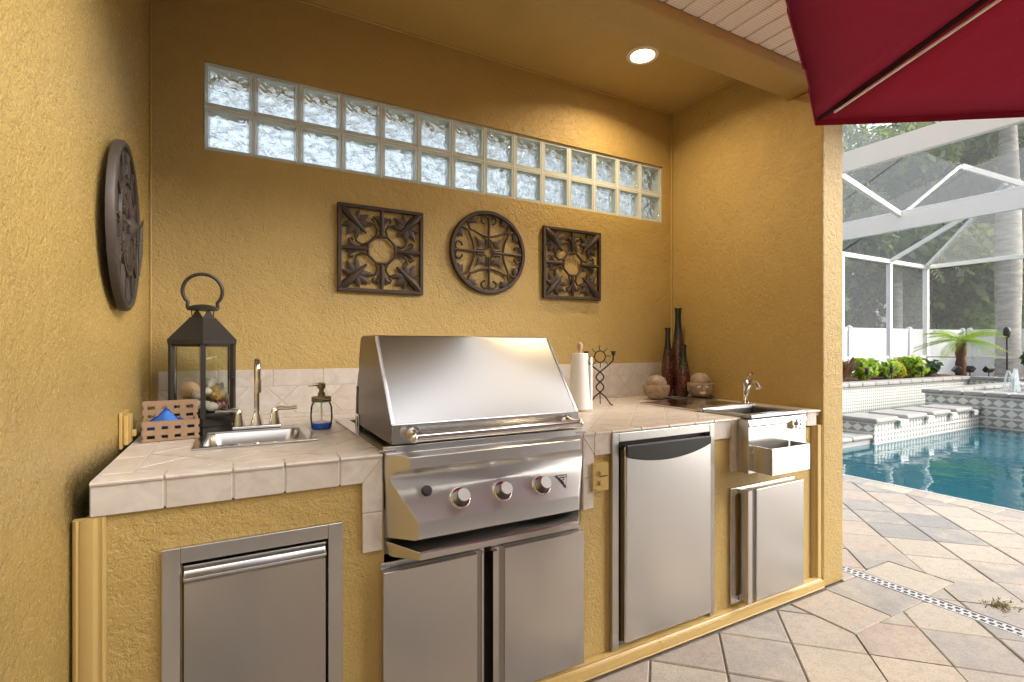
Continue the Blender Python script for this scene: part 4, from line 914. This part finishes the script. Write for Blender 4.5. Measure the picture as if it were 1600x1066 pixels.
# clock on the left wall
CY, CZ = -.56, 1.598; cxw = XL+CY*SL
ck = thing('wall_clock', 'large round dark metal clock with raised numerals on the left wall', 'clock', (cxw, CY, CZ))
mc = Matrix.Translation((cxw-.002, CY, CZ)) @ Matrix.Rotation(math.atan(SL), 4, 'Z') @ Matrix(((0, 0, 1, 0), (1, 0, 0, 0), (0, 1, 0, 0), (0, 0, 0, 1)))  # local x->+y, y->z, z->+x
part('mount', MB().box(-.03, -.03, .003, .03, .03, .012).xf(mc), 'clock_iron', ck)
part('rim', MB().lathe([(.240, .011), (.240, .030), (.243, .034), (.250, .036), (.257, .032), (.2595, .026), (.2585, .012), (.240, .011)], (0, 0, 0), 72, caps=False).xf(mc), 'clock_iron', ck)
part('dial', MB().lathe([(.001, .026), (.2405, .026), (.2405, .012), (.001, .012)], (0, 0, 0), 64).xf(mc), 'clock_face', ck)
part('chapter_ring', MB().lathe([(.136, .0262), (.137, .034), (.148, .034), (.149, .0262)], (0, 0, 0), 64, caps=False).xf(mc), 'clock_iron', ck)
CK = Matrix.Translation((0, 0, .006))
mc = mc @ CK
num = ['XII', 'I', 'II', 'III', 'IIII', 'V', 'VI', 'VII', 'VIII', 'IX', 'X', 'XI']
for k, s in enumerate(num):
    b = MB(); wd = {'I': .013, 'V': .026, 'X': .026}; tot = sum(wd[c] for c in s); x = -tot/2
    for c in s:
        w_ = wd[c]; xm = x+w_/2
        if c == 'I': segs = [((xm, .158), (xm, .228))]
        elif c == 'V': segs = [((xm-.009, .228), (xm, .158)), ((xm+.009, .228), (xm, .158))]
        else: segs = [((xm-.009, .228), (xm+.009, .158)), ((xm+.009, .228), (xm-.009, .158))]
        for (p, q) in segs: b.tube([(p[0], p[1], .023), (q[0], q[1], .023)], .0042, 6)
        x += w_
    b.xf(mc @ Matrix.Rotation(-R(30*k), 4, 'Z')); part('numeral', b, 'clock_iron', ck)
for k in range(8):
    b = MB(); rot = mc @ Matrix.Rotation(R(45*k), 4, 'Z')
    stamp(b, [(-.012, .035), (-.026, .075), (-.020, .110), (0, .132), (.020, .110), (.026, .075), (.012, .035)], rot, .020, .026, .008)
    o0 = len(b.v); b.tube([(.0, .04, .03), (0, .12, .03)], [.006, .003], 6); b.tube([(.030, .06, .024), (.046, .095, .025), (.036, .118, .025), (.026, .108, .025)], .004, 6); b.xf(rot, o0)
    part('petal', b, 'clock_iron', ck)
part('hub', MB().lathe([(.036, .021), (.034, .034), (.020, .046), (.001, .050)], (0, 0, 0), 28).xf(mc), 'clock_iron', ck)
b = MB(); b.tube([(0, 0, .053), (.05, .018, .054), (.105, .05, .053)], [.006, .006, .002], 6); b.xf(mc); part('hour_hand', b, 'brass_dull', ck)
b = MB(); b.tube([(0, 0, .058), (-.02, -.08, .058), (-.035, -.15, .057)], [.005, .006, .002], 6); b.xf(mc); part('minute_hand', b, 'clock_iron', ck)

# ================================================================== POOL
ZW = -.10
pool = struct('pool_water', MB().add([(5.285, -12, ZW), (11.12, -12, ZW), (11.12, 1.25, ZW), (5.285, 1.25, ZW)], [(0, 1, 2, 3)]), 'water', smooth=0)
pe = struct('pool_edge', MB().box(5.051, -12, -.6, 5.282, 1.5, -.011), 'limestone')
y = -3.2
while y < 1.3:
    tile_obj('coping_brick', [[(5.053, y+.003), (5.262, y+.003), (5.262, y+.147), (5.053, y+.147)]], fz, -.05, rnd.uniform(-.001, .001), 'paver', pe, .006); y += .15
part('rim_tile', MB().box(5.2635, -12, -.35, 5.289, 1.24, .004), 'white_tile', pe, bev=.004)
pd = struct('pool_north_deck', MB().box(5.05, 1.501, -.6, 7.82, 2.86, -.008), 'joint_sand')
# diamond tiled walls: backing, rails and diamonds standing proud
RAIL = .016
def bands(parent, fmap, L_, z0_, rows, rh, lozenge=False):
    """fmap(s, z, h): s along the wall, h proud of it"""
    rails = MB(); dm = MB()
    for r_ in range(rows+1):
        zz = z0_+r_*rh; rails.prism([(0, zz-RAIL), (L_, zz-RAIL), (L_, zz+RAIL), (0, zz+RAIL)], lambda a, b_: fmap(a, b_, -.001), lambda a, b_: fmap(a, b_, .010))
    w = rh*(.62 if lozenge else .92); n_ = int(L_/w)
    for r_ in range(rows):
        zc = z0_+(r_+.5)*rh; hh = rh/2-RAIL-.001
        for i in range(n_):
            xc = (i+.5)*L_/n_; ww = L_/n_/2*(.86 if lozenge else .98)
            dm.prism([(xc-ww, zc), (xc, zc-hh), (xc+ww, zc), (xc, zc+hh)], lambda a, b_: fmap(a, b_, -.001), lambda a, b_: fmap(a, b_, .006))
    o_ = part('tile_rails', rails, 'white_tile', parent, smooth=0); o_['kind'] = 'stuff'
    o_ = part('diamond_tiles', dm, 'white_tile', parent, smooth=0); o_['kind'] = 'stuff'
def capstone(parent, name, xa, ya, xb, yb, z, h=.07):
    return part(name, MB().box(xa, ya, z, xb, yb, z+h), 'cap_stone', parent, bev=.028, smooth=60)
# low spillway wall along the pool
lw = thing('spillway_wall', 'low tiled wall with stone caps and spill gaps along the far pool edge', 'pool wall', (9.4, 1.4, -.1))
part('core', MB().box(7.83, 1.2, -.5, 11.12, 1.62, .185), 'grey_tile', lw)
bands(lw, lambda s, z, h: (7.83+s, 1.2-h, z), 3.29, -.10, 2, .142, True)
bands(lw, lambda s, z, h: (7.83-h, 1.62-s, z), .42, -.10, 2, .142)
xs = [7.78, 8.62, 9.39, 10.16, 10.93]
for i, xa in enumerate(xs):
    xb = min(xa+.60, 11.12); capstone(lw, 'cap', xa, 1.14, xb, 1.68, .186)
    if i < 4: part('spill_plate', MB().box(xb+.01, 1.13, .187, xs[i+1]-.01, 1.6, .200).box(xb+.012, 1.128, .12, xs[i+1]-.012, 1.1305, .1865), 'white_metal', lw)
nc = thing('pool_step', 'low stone step where the pool meets the spillway wall', 'step', (6.5, 1.35, 0))
part('riser', MB().box(5.29, 1.2405, -.5, 7.829, 1.50, -.03), 'grey_tile', nc)
for i in range(5): capstone(nc, 'cap', 5.29+i*.508, 1.20, 5.29+i*.508+.504, 1.54, -.029, .06)
ub = struct('upper_basin_water', MB().add([(7.84, 1.62, .0), (15.47, 1.62, .0), (15.47, 2.86, .0), (7.84, 2.86, .0)], [(0, 1, 2, 3)]), 'shallow_water', smooth=0)
# spa wall
sp = thing('spa_wall', 'raised tiled spa wall with rounded stone cap beyond the pool', 'pool wall', (11.3, -1, -.1))
part('core', MB().box(11.13, -6, -.5, 11.45, 1.95, .41).box(11.4501, 1.72, -.5, 15.479, 1.95, .41), 'grey_tile', sp)
bands(sp, lambda s, z, h: (11.13-h, 1.95-s, z), 4.5, -.10, 3, .165)
for i in range(20): capstone(sp, 'cap', 11.06, 2.0-(i+1)*.3+.003, 11.52, 2.0-i*.3-.003, .411, .075)
for i in range(9): capstone(sp, 'cap', 11.525+i*.44, 1.68, 11.525+i*.44+.436, 2.0, .411, .075)
bands(sp, lambda s, z, h: (11.13+s, 1.951+h, z), 4.3, -.10, 3, .165)
spw = struct('spa_water', MB().add([(11.45, -6, .37), (15.48, -6, .37), (15.48, 1.73, .37), (11.45, 1.73, .37)], [(0, 1, 2, 3)]), 'shallow_water', smooth=0)
# planter wall, with an L-shaped return
pw = thing('planter_wall', 'long raised planter wall with tile bands and rounded stone cap', 'planter wall', (10, 2.95, 0))
part('core', MB().box(3.2, 2.87, -.5, 15.6, 3.03, .47).box(15.48, -6, -.5, 15.64, 2.8699, .47), 'grey_tile', pw)
bands(pw, lambda s, z, h: (7.9+s, 2.87-h, z), 7.55, -.02, 4, .12, True)
bands(pw, lambda s, z, h: (15.48-h, 2.86-s, z), 5, -.02, 4, .12)
for i in range(26): capstone(pw, 'cap', 3.2+i*.472+.003, 2.80, 3.2+(i+1)*.472-.003, 3.10, .471, .085)
for i in range(14): capstone(pw, 'cap', 15.41, 2.795-(i+1)*.45, 15.71, 2.79-i*.45-.003, .471, .085)
mu = struct('planter_bed', MB().add([(3.2, 3.03, .49), (16.55, 3.03, .50), (16.55, 4.25, .56), (3.2, 4.25, .56)], [(0, 1, 2, 3)]).add([(15.64, -6, .49), (16.55, -6, .52), (16.55, 3.03, .50), (15.64, 3.03, .49)], [(0, 1, 2, 3)]), 'mulch')
# fountain bubbler in the spa
ft = MB(); r_ = random.Random(5)
for i in range(16):
    a = r_.uniform(0, 6.28); d_ = r_.uniform(.03, .16); hh = r_.uniform(.25, .46); c = (13.0, 1.318)
    ft.tube([(c[0]+d_*u*math.cos(a), c[1]+d_*u*math.sin(a), .40+hh*(1-(2*u-1)**2)*(1 if u > .5 else 1)) for u in (0, .2, .4, .6, .8, 1)], [.012, .012, .010, .010, .009, .008], 6)
o = part('fountain_jet', ft, 'water_jet', None); o['label'] = 'small white fountain bubbling up in the spa'; o['category'] = 'fountain'; o['kind'] = 'stuff'

# ================================================================== PLANTS
rng = np.random.default_rng(11)
def leaves(name, centers, radii, n, size, mat, parent, aspect=1.7, drop=0., shellb=.45):
    """leaf-sized quads spread through a union of ellipsoids; centres are world"""
    C = np.array(centers, float); Rr = np.array(radii, float); w = Rr.prod(1)**(2/3); w /= w.sum()
    idx = rng.choice(len(C), n, p=w); d = rng.normal(size=(n, 3)); d /= np.linalg.norm(d, axis=1)[:, None]
    rad = rng.random(n)**shellb; P = C[idx]+d*rad[:, None]*Rr[idx]
    nr = d*.6+rng.normal(size=(n, 3))*.8+np.array([0, 0, .5]); nr /= np.linalg.norm(nr, axis=1)[:, None]
    t1 = np.cross(nr, rng.normal(size=(n, 3))); t1[:, 2] -= drop; t1 /= np.linalg.norm(t1, axis=1)[:, None]; t2 = np.cross(nr, t1)
    s_ = size*rng.uniform(.6, 1.35, n)[:, None]; a = t1*s_*aspect/2; b_ = t2*s_/2
    V = np.stack([P-a, P-a*.1+b_+nr*s_*.08, P+a, P-a*.1-b_+nr*s_*.08], 1).reshape(-1, 3)
    off = np.array(wloc(parent)) if parent is not None else 0; V = V-off
    F = np.arange(4*n).reshape(n, 4)
    me = bpy.data.meshes.new(name); me.vertices.add(4*n); me.vertices.foreach_set('co', V.ravel()); me.loops.add(4*n); me.loops.foreach_set('vertex_index', F.ravel())
    me.polygons.add(n); me.polygons.foreach_set('loop_start', np.arange(n)*4); me.polygons.foreach_set('loop_total', np.full(n, 4)); me.update(calc_edges=True); me.validate(); me.materials.append(M[mat])
    return link(name, me, parent)
def tree(loc, h, cr, mat, label, lean=0, n=9000, size=.16, base=.35, lumps=20):
    t_ = thing('tree', label, 'tree', loc, 0, 'trees beyond the white fence'); r_ = random.Random(int(loc[0]*31+loc[1]*7))
    x, y, z = loc; tr = MB(); top = Vector((x+lean, y, z+h*.62))
    tr.tube([(x, y, z), (x+lean*.3, y, z+h*.25), (x+lean*.7, y+.1, z+h*.45), tuple(top)], [h*.026, h*.020, h*.016, h*.010], 9)
    cs, rs = [], []
    for i in range(lumps):
        a = r_.uniform(0, 6.28); d_ = cr*math.sqrt(r_.random())*.85; zz = z+h*(base+(1-base)*r_.random()*.92); k = 1-.45*abs((zz-z)/h-.6)
        c_ = (x+lean*.6+d_*math.cos(a)*k, y+d_*math.sin(a)*k, zz); q = cr*r_.uniform(.24, .42)
        cs.append(c_); rs.append((q, q, q*.72))
        if i < 9: tr.tube([(x+lean*.5, y, z+h*r_.uniform(.3, .5)), ((x+lean*.5+c_[0])/2, (y+c_[1])/2, zz-h*.08), c_], [h*.010, h*.007, h*.003], 6)
    part('trunk', tr, 'bark', t_); leaves('crown', cs, rs, n, size, mat, t_)
    return t_
tree((22.5, 8.6, 0), 11.5, 4.4, 'leaf_oak', 'broad oak rising behind the left end of the fence', 0, 9500, .21, .14)
tree((26.5, 9.0, 0), 12.5, 4.8, 'leaf_dark', 'dark dense tree behind the fence near its middle', .5, 9500, .21, .10)
tree((27.0, 4.2, 0), 12.5, 4.6, 'leaf_oak', 'tall spreading tree right of the large palm trunk', -.4, 9000, .21, .12)
tree((31.5, 6.5, 0), 15, 5.5, 'leaf_dark', 'tallest dark tree far behind the fence', 0, 9000, .25, .10)
tree((24.0, 5.6, 0), 5.2, 1.9, 'leaf_light', 'young bright green tree just behind the fence corner', .2, 3600, .15, .28, 12)
tree((19.0, 8.2, 0), 7.0, 2.5, 'leaf_oak', 'bushy tree close behind the fence at the left', 0, 7000, .17, .12)
tree((29.5, 0.8, 0), 12, 4.8, 'leaf_dark', 'dark tree at the far right beyond the pool cage', 0, 11000, .21, .10)
tree((18.2, 12.5, 0), 13, 4.6, 'leaf_dark', 'tall tree behind the leftmost bushy tree', 0, 10000, .22, .15)
for i, (x, y, h) in enumerate(((22.8, 6.6, 3.6), (24.6, 7.2, 3.4))):
    b = MB(); b.tube([(x, y, 0), (x+.1, y, h*.5), (x+.3*(1 if i else -1), y, h)], [.11, .09, .05], 8); b.tube([(x+.05, y, h*.4), (x-.5*(1 if i else -1), y+.1, h*.9)], [.05, .03], 6)
    t_ = thing('bare_tree', ['pale forked tree stem behind the fence, left of the palm trunk', 'pale slim tree stem close behind the fence near the palm trunk'][i], 'tree', (x, y, 0), 0, 'slim stems behind the fence')
    part('trunk', b, 'palm_bark', t_); leaves('crown', [(x, y, h), (x+.4, y, h*.85), (x-.4, y+.2, h*.8)], [(.8, .8, .5)]*3, 900, .16, 'leaf_light', t_)
def frond(parent, name, root, az_, el_, L_, droop, mat, nl=18, lw_=.32, ww=.03):
    b_ = MB(); d_ = Vector((math.cos(az_), math.sin(az_), 0)); pts = []
    for i in range(9):
        u = i/8; pts.append(Vector(root)+d_*(L_*u*math.cos(el_))+Vector((0, 0, L_*u*math.sin(el_)-droop*L_*u*u)))
    b_.tube(pts, [ww*.5*(1-.85*i/8) for i in range(9)], 5)
    side = Vector((-d_.y, d_.x, 0))
    for k in range(nl):
        u = .12+.86*k/(nl-1); i = min(7, int(u*8)); p = pts[i].lerp(pts[i+1], u*8-i); tg = (pts[i+1]-pts[i]).normalized(); ll = lw_*math.sin(math.pi*(.15+.8*u))
        for s_ in (-1, 1):
            e = p+(side*s_*.8+tg*.55+Vector((0, 0, -.25))).normalized()*ll; m_ = p.lerp(e, .45)+Vector((0, 0, .02)); wv = tg*ww*.55
            b_.add([p, m_+wv, e, m_-wv], [(0, 1, 2, 3)])
    return part(name, b_, mat, parent, smooth=0)
# royal palm
RP = (20.9, 3.8, 0)
rp_ = thing('royal_palm', 'thick smooth grey palm trunk standing beyond the pool cage', 'palm tree', RP)
part('trunk', MB().lathe([(.36, 0), (.31, .5), (.285, 1.6), (.31, 3), (.32, 4.2), (.29, 5.6), (.24, 7), (.19, 8.2)], RP, 20), 'palm_bark', rp_, smooth=60)
for k in range(13): frond(rp_, 'frond', (RP[0], RP[1], 8.2), k*2.4, R(50-6*(k % 8)), 3.4, .35+.06*(k % 5), 'leaf_palm', 24, .75, .07)
# drooping cabbage palm further off
CP = (21.2, 6.9, 0)
cp_ = thing('cabbage_palm', 'palm with drooping fronds hanging in front of the trees', 'palm tree', CP)
part('trunk', MB().lathe([(.20, 0), (.17, 2), (.16, 5.2)], CP, 12), 'palm_bark', cp_, smooth=60)
for k in range(18): frond(cp_, 'frond', (CP[0], CP[1], 5.2), k*2.4, R(40-9*(k % 9)), 2.1, .5, 'leaf_palm', 22, .55, .06)
# pygmy date palm
DP = (15.92, 3.16, .48)
dp = thing('pygmy_date_palm', 'small date palm with shaggy trunk in the planter bed', 'palm', DP)
part('trunk', MB().lathe([(.085, 0), (.115, .10), (.09, .22), (.115, .34), (.09, .48), (.115, .62), (.09, .74), (.11, .86), (.07, .95)], DP, 14), 'palm_fibre', dp)
for k in range(22): frond(dp, 'frond', (DP[0], DP[1], DP[2]+.93), k*2.4, R(42-6*(k % 9)), .95, .42, 'leaf_lime', 22, .28, .022)
def shrub(loc, w, h, mat, label, n=700, size=.085, group='bright shrubs in the planter bed'):
    t_ = thing('shrub', label, 'shrub', loc, 0, group); r_ = random.Random(int(loc[0]*77)); st = MB(); cs = []; rs = []
    for i in range(7):
        a = r_.uniform(0, 6.28); d_ = r_.uniform(0, .6)*w/2; c_ = (loc[0]+d_*math.cos(a), loc[1]+d_*math.sin(a)*.7, loc[2]+h*r_.uniform(.35, .75)); cs.append(c_); q = w*r_.uniform(.2, .3); rs.append((q, q, q*.8))
        st.tube([loc, c_], [.014, .006], 5)
    part('stems', st, 'bark', t_); leaves('foliage', cs, rs, n, size, mat, t_, 1.6)
SB = [((12.05, 3.45, .5), .70, .50, 'leaf_lime', 'lime green shrub nearest the red-leaved plants'), ((12.75, 3.75, .5), .70, .56, 'leaf_light', 'green leafy shrub behind the lime shrubs at the left'),
      ((12.95, 3.42, .5), .65, .46, 'leaf_lime', 'lime green shrub right of the second path light'), ((13.42, 3.45, .5), .45, .50, 'leaf_yellow', 'yellow leaved shrub in the middle of the bed'),
      ((14.00, 3.40, .5), .80, .52, 'leaf_lime', 'largest lime green shrub right of the yellow shrub'), ((14.45, 3.75, .5), .70, .54, 'leaf_lime', 'lime shrub behind the largest lime shrub'),
      ((15.05, 3.55, .5), .75, .58, 'leaf_blue', 'blue green airy shrub between lime shrubs and date palm'), ((15.55, 3.70, .5), .65, .40, 'leaf_blue', 'low blue green shrub beside the date palm trunk'),
      ((16.25, 1.95, .5), .60, .70, 'leaf_blue', 'grey green shrub right of the black garden post'), ((16.2, 1.35, .5), .60, .65, 'leaf_blue', 'grey green shrub at the right edge of the view')]
for s_ in SB: shrub(*s_)
def cordyline(loc, label):
    t_ = thing('cordyline', label, 'plant', loc, 0, 'red-leaved plants at the left end of the bed'); r_ = random.Random(int(loc[0]*13))
    part('stem', MB().tube([loc, (loc[0], loc[1], loc[2]+.25)], .014, 6), 'bark', t_)
    for k in range(11):
        a = k*2.4; L_ = r_.uniform(.34, .55); d_ = Vector((math.cos(a), math.sin(a), 0)); e = R(r_.uniform(40, 80)); p0 = Vector(loc)+Vector((0, 0, r_.uniform(.04, .22)))
        pts = [p0+d_*(L_*u*math.cos(e))+Vector((0, 0, L_*(u*math.sin(e)-.25*u*u))) for u in (0, .3, .6, .85, 1)]; sd_ = Vector((-d_.y, d_.x, 0)); ws = [.012, .045, .05, .028, .002]
        V = []; F = []
        for p, w_ in zip(pts, ws): V += [p-sd_*w_, p+Vector((0, 0, -.012)), p+sd_*w_]
        for i in range(4): F += [(3*i, 3*i+1, 3*i+4, 3*i+3), (3*i+1, 3*i+2, 3*i+5, 3*i+4)]
        part('leaf', MB().add(V, F), 'leaf_red', t_, smooth=60)
cordyline((11.05, 3.32, .5), 'red-leaved strappy plant at the left end of the planter bed'); cordyline((11.38, 3.40, .5), 'taller reddish green strappy plant beside the lime shrubs')
def path_light(loc, label):
    t_ = thing('path_light', label, 'garden light', loc, 0, 'black path lights along the planter cap')
    part('stake', MB().tube([loc, (loc[0], loc[1], loc[2]+.22)], .010, 8), 'black_metal', t_)
    part('lamp_head', MB().lathe([(.035, .20), (.040, .22), (.034, .30), (.040, .305)], loc, 12), 'black_metal', t_)
    part('cap', MB().lathe([(.062, .306), (.055, .322), (.012, .345)], loc, 14), 'black_metal', t_)
path_light((11.62, 3.16, .48), 'black path light among the left lime shrubs'); path_light((12.62, 3.17, .48), 'black path light before the yellow shrub'); path_light((13.95, 3.17, .48), 'black path light before the blue green shrub')
def spot(loc, rz, label):
    t_ = thing('spotlight', label, 'garden light', loc, rz, 'black landscape spotlights')
    part('stake', MB().tube([(0, 0, 0), (0, 0, .16)], .012, 8), 'black_metal', t_, world=False)
    b_ = MB().box(-.10, -.05, -.07, .10, .05, .07); b_.xf(Matrix.Translation((0, 0, .22)) @ Matrix.Rotation(R(38), 4, 'X')); hd_ = part('head', b_, 'black_metal', t_, world=False, bev=.012)
    b_ = MB().box(-.085, -.058, -.058, .085, -.0505, .058); b_.xf(Matrix.Translation((0, 0, .22)) @ Matrix.Rotation(R(38), 4, 'X')); part('lens', b_, 'slate', hd_, world=False)
spot((15.62, 3.14, .48), R(40), 'black spotlight left of the date palm trunk'); spot((16.1, 2.69, .49), R(-25), 'black spotlight between the date palm and the garden post'); spot((16.08, 3.04, .48), R(60), 'small black spotlight right under the date palm')
gp = thing('garden_post', 'slim black garden torch post in front of the palm trunk', 'garden torch', (16.2, 2.39, .5))
part('pole', MB().tube([(16.2, 2.39, .5), (16.2, 2.39, 1.50)], .018, 8), 'black_metal', gp)
part('torch_head', MB().lathe([(.02, .96), (.06, 1.0), (.075, 1.10), (.06, 1.18), (.02, 1.22)], (16.2, 2.39, .5), 14), 'black_metal', gp)

# ================================================================== FENCE
def fence(p0, p1, label, h=1.83):
    p0, p1 = Vector(p0), Vector(p1); L_ = (p1-p0).length; a = math.atan2(p1.y-p0.y, p1.x-p0.x)
    t_ = thing('privacy_fence', label, 'fence', tuple(p0), a, 'white vinyl privacy fences'); n_ = round(L_/2.4); w = L_/n_; k = 12
    pm = MB().box(.003, -.012, .08, w/k-.003, .012, h-.06).mesh('panel_board', 'white_vinyl', 0); pom = MB().box(-.06, -.06, 0, .06, .06, h+.02).prism([(-.07, -.07), (.07, -.07), (.07, .07), (-.07, .07)], lambda x, y: (x, y, h+.0205), lambda x, y: (x*.2, y*.2, h+.07)).mesh('post', 'white_vinyl', 0)
    rm = MB().box(.06, -.028, h-.10, w-.06, .028, h).mesh('rail', 'white_vinyl', 0); rm2 = MB().box(.06, -.028, .06, w-.06, .028, .16).mesh('rail', 'white_vinyl', 0)
    for i in range(n_+1):
        link('post', pom, t_, (i*w, 0, 0))
        if i == n_: break
        link('rail', rm, t_, (i*w, 0, 0)); link('rail', rm2, t_, (i*w, 0, 0))
        for j in range(k): link('panel_board', pm, t_, (i*w+j*w/k, 0, 0))
fence((13.5, 6.3, 0), (21.7, 5.2, 0), 'white vinyl fence run behind the left screens of the pool cage')
fence((21.7, 5.0, 0), (21.7, -6.0, 0), 'white vinyl fence run on the right, behind the large palm trunk')

# ================================================================== POOL CAGE
cg = thing('pool_cage', 'white aluminium pool cage with screened walls and mansard roof', 'pool cage', (12, 1, 0))
EZ, CXc, CYc = 3.40, 16.5, 4.12
def bar(name, p, q, w, h, mat='white_metal'):
    p, q = Vector(p), Vector(q); d_ = (q-p).normalized(); up = Vector((0, 0, 1)) if abs(d_.z) < .95 else Vector((0, 1, 0)); s_ = d_.cross(up).normalized(); u_ = s_.cross(d_)
    V = [pt+s_*(a*w/2)+u_*(b_*h/2) for pt in (p, q) for a, b_ in ((-1, -1), (1, -1), (1, 1), (-1, 1))]
    return part(name, MB().add(V, [(3, 2, 1, 0), (4, 5, 6, 7), (0, 1, 5, 4), (1, 2, 6, 5), (2, 3, 7, 6), (3, 0, 4, 7)]), mat, cg, bev=.006)
for x in (8.2, 10.35, 12.45, 14.6): bar('post', (x, CYc, .5), (x, CYc, EZ-.051), .10, .10)
bar('post', (CXc, CYc, .5), (CXc, CYc, EZ-.051), .11, .11)
for y in (1.6, -.9, -3.4): bar('post', (CXc, y, .5), (CXc, y, EZ-.051), .10, .10)
bar('eave_beam', (6, CYc, EZ), (CXc+.05, CYc, EZ), .10, .10); bar('eave_beam', (CXc, CYc-.051, EZ), (CXc, -6, EZ), .10, .10)
bar('chair_rail', (6, CYc-.003, .99), (CXc-.055, CYc-.003, .99), .05, .05); bar('chair_rail', (CXc-.003, CYc-.06, .99), (CXc-.003, -6, .99), .05, .05)
RY, RZ = 1.78, 4.64
for x in (14.6,): bar('rafter', (x, CYc-.052, EZ+.02), (x, RY, RZ), .06, .10)
bar('hip_rafter', (CXc-.052, CYc-.052, EZ+.03), (CXc-2.34, RY, RZ), .06, .10)
for y in (1.6, -.9): bar('rafter', (CXc-.052, y, EZ+.02), (CXc-2.34, y, RZ), .06, .10)
bar('big_beam', (8.73, 5.2, 3.10), (8.73, -6, 3.10), .06, .28); bar('big_beam', (5.55, 5.2, 3.10), (5.55, -6, 3.10), .06, .20)
bar('roof_strut', (5.60, 1.10, 3.66), (8.70, 1.283, 3.19), .06, .075)
bar('gable_rafter', (8.77, 1.283, 3.19), (12.07, RY, RZ), .035, .045); bar('gable_rafter', (12.12, RY, RZ), (13.6, .80, 4.02), .05, .10)
def sheet(name, pts, mat='screen_mesh'):
    o_ = part(name, MB().add(pts, [tuple(range(len(pts)))]), mat, cg, smooth=0); return o_
for xa, xb in ((6.2, 8.15), (8.25, 10.30), (10.40, 12.40), (12.50, 14.55), (14.65, 16.44)):
    sheet('screen_panel', [(xa, CYc, 1.02), (xb, CYc, 1.02), (xb, CYc, EZ-.05), (xa, CYc, EZ-.05)])
for ya, yb in ((4.06, 1.65), (1.55, -.85), (-.95, -3.35)):
    sheet('screen_panel', [(CXc, ya, 1.02), (CXc, yb, 1.02), (CXc, yb, EZ-.05), (CXc, ya, EZ-.05)], 'screen_thin')
for xa, xb, xt in ((6.2, 10.32, 10.32), (10.38, 12.42, 12.42), (12.48, 14.57, 14.16), (14.63, 16.42, 14.2)):
    sheet('roof_screen', [(xa, CYc, EZ+.05), (xb, CYc, EZ+.05), (xt, RY, RZ)]+([(min(xa, 14.1), RY, RZ)] if xt > xa else []))
sheet('roof_screen', [(CXc, CYc-.1, EZ+.05), (CXc, -6, EZ+.05), (CXc-2.34, -6, RZ), (CXc-2.34, RY-.03, RZ)])
sheet('roof_screen', [(8.765, 4.0, 3.2), (8.765, -2, 3.2), (9.2, -1.2, 4.15), (9.2, .085, 3.86), (9.2, .681, 3.76), (9.2, 2.364, 3.40), (9.2, 4.0, 3.22)], 'screen_dense')

sheet('roof_screen', [(5.60, 5.1, 3.66), (5.60, -6, 3.66), (8.69, -6, 3.20), (8.69, 5.1, 3.20)], 'screen_thin')
sheet('roof_screen', [(3.75, 5.1, 3.20), (3.75, -6, 3.20), (5.54, -6, 3.66), (5.54, 5.1, 3.66)], 'screen_thin')
# ================================================================== UMBRELLA
fx = lambda Xc, Zc: (.117+Xc*.8773+Zc*.4799, -2.5225+Zc*.8773-Xc*.4799)
A_ = fx(1.2, 2.0); UC = fx(1.2+1.35*math.cos(R(66)), 2.0-1.35*math.sin(R(66))); UR = math.hypot(A_[0]-UC[0], A_[1]-UC[1]); ua = math.atan2(A_[1]-UC[1], A_[0]-UC[0])
um = thing('patio_umbrella', 'dark red patio umbrella open over the patio', 'umbrella', (UC[0], UC[1], 0))
EZu, TZu = 2.125, 2.50
cor = [Vector((UC[0]+UR*math.cos(ua+math.pi/3*i), UC[1]+UR*math.sin(ua+math.pi/3*i), EZu)) for i in range(6)]; apex = Vector((UC[0], UC[1], TZu))
for i in range(6):
    p, q = cor[i], cor[(i+1) % 6]; V = []; F = []; N_ = 8
    for a in range(N_+1):
        u = a/N_
        for c_ in range(N_+1):
            w_ = c_/N_; e = p.lerp(q, w_); pt = apex.lerp(e, u); sag = 4*w_*(1-w_)*u; pt = pt+(Vector((UC[0], UC[1], pt.z))-pt)*.012*sag-Vector((0, 0, .020*sag*(1-u*.5))); V.append(pt)
    F = [(a*(N_+1)+c_, a*(N_+1)+c_+1, (a+1)*(N_+1)+c_+1, (a+1)*(N_+1)+c_) for a in range(N_) for c_ in range(N_)]
    o = part('canopy_panel', MB().add(V, F), 'canopy', um, smooth=70)
    sm = o.modifiers.new('thickness', 'SOLIDIFY'); sm.thickness = .002
    edge = V[N_*(N_+1):]; hem = MB()
    for k in range(N_): hem.add([edge[k]+Vector((0, 0, .003)), edge[k+1]+Vector((0, 0, .003)), edge[k+1]-Vector((0, 0, .022)), edge[k]-Vector((0, 0, .022))], [(0, 1, 2, 3)])
    h_ = part('hem', hem, 'canopy', o, smooth=0); sm = h_.modifiers.new('thickness', 'SOLIDIFY'); sm.thickness = .004
    part('rib', MB().tube([apex+Vector((0, 0, -.06)), apex.lerp(p, .5)+Vector((0, 0, -.040)), apex.lerp(p, .945)+Vector((0, 0, -.022))], .0052, 8), 'white_metal', um)
    part('rib_shade', MB().tube([apex+Vector((0, 0, -.004)), apex.lerp(p, .99)+Vector((0, 0, -.002))], .013, 6), 'rib_shade_dark', um)  # dark tube stands in for the shadow gap above the rib
part('pole', MB().tube([(UC[0], UC[1], .09), (UC[0], UC[1], TZu+.05)], .019, 14), 'bronze', um)
part('hub', MB().lathe([(.03, TZu-.09), (.045, TZu-.08), (.045, TZu-.03), (.03, TZu-.02)], (UC[0], UC[1], 0), 18), 'bronze', um)
part('base', MB().lathe([(.25, .001), (.25, .03), (.20, .06), (.05, .08), (.035, .13)], (UC[0], UC[1], 0), 28), 'bronze', um)
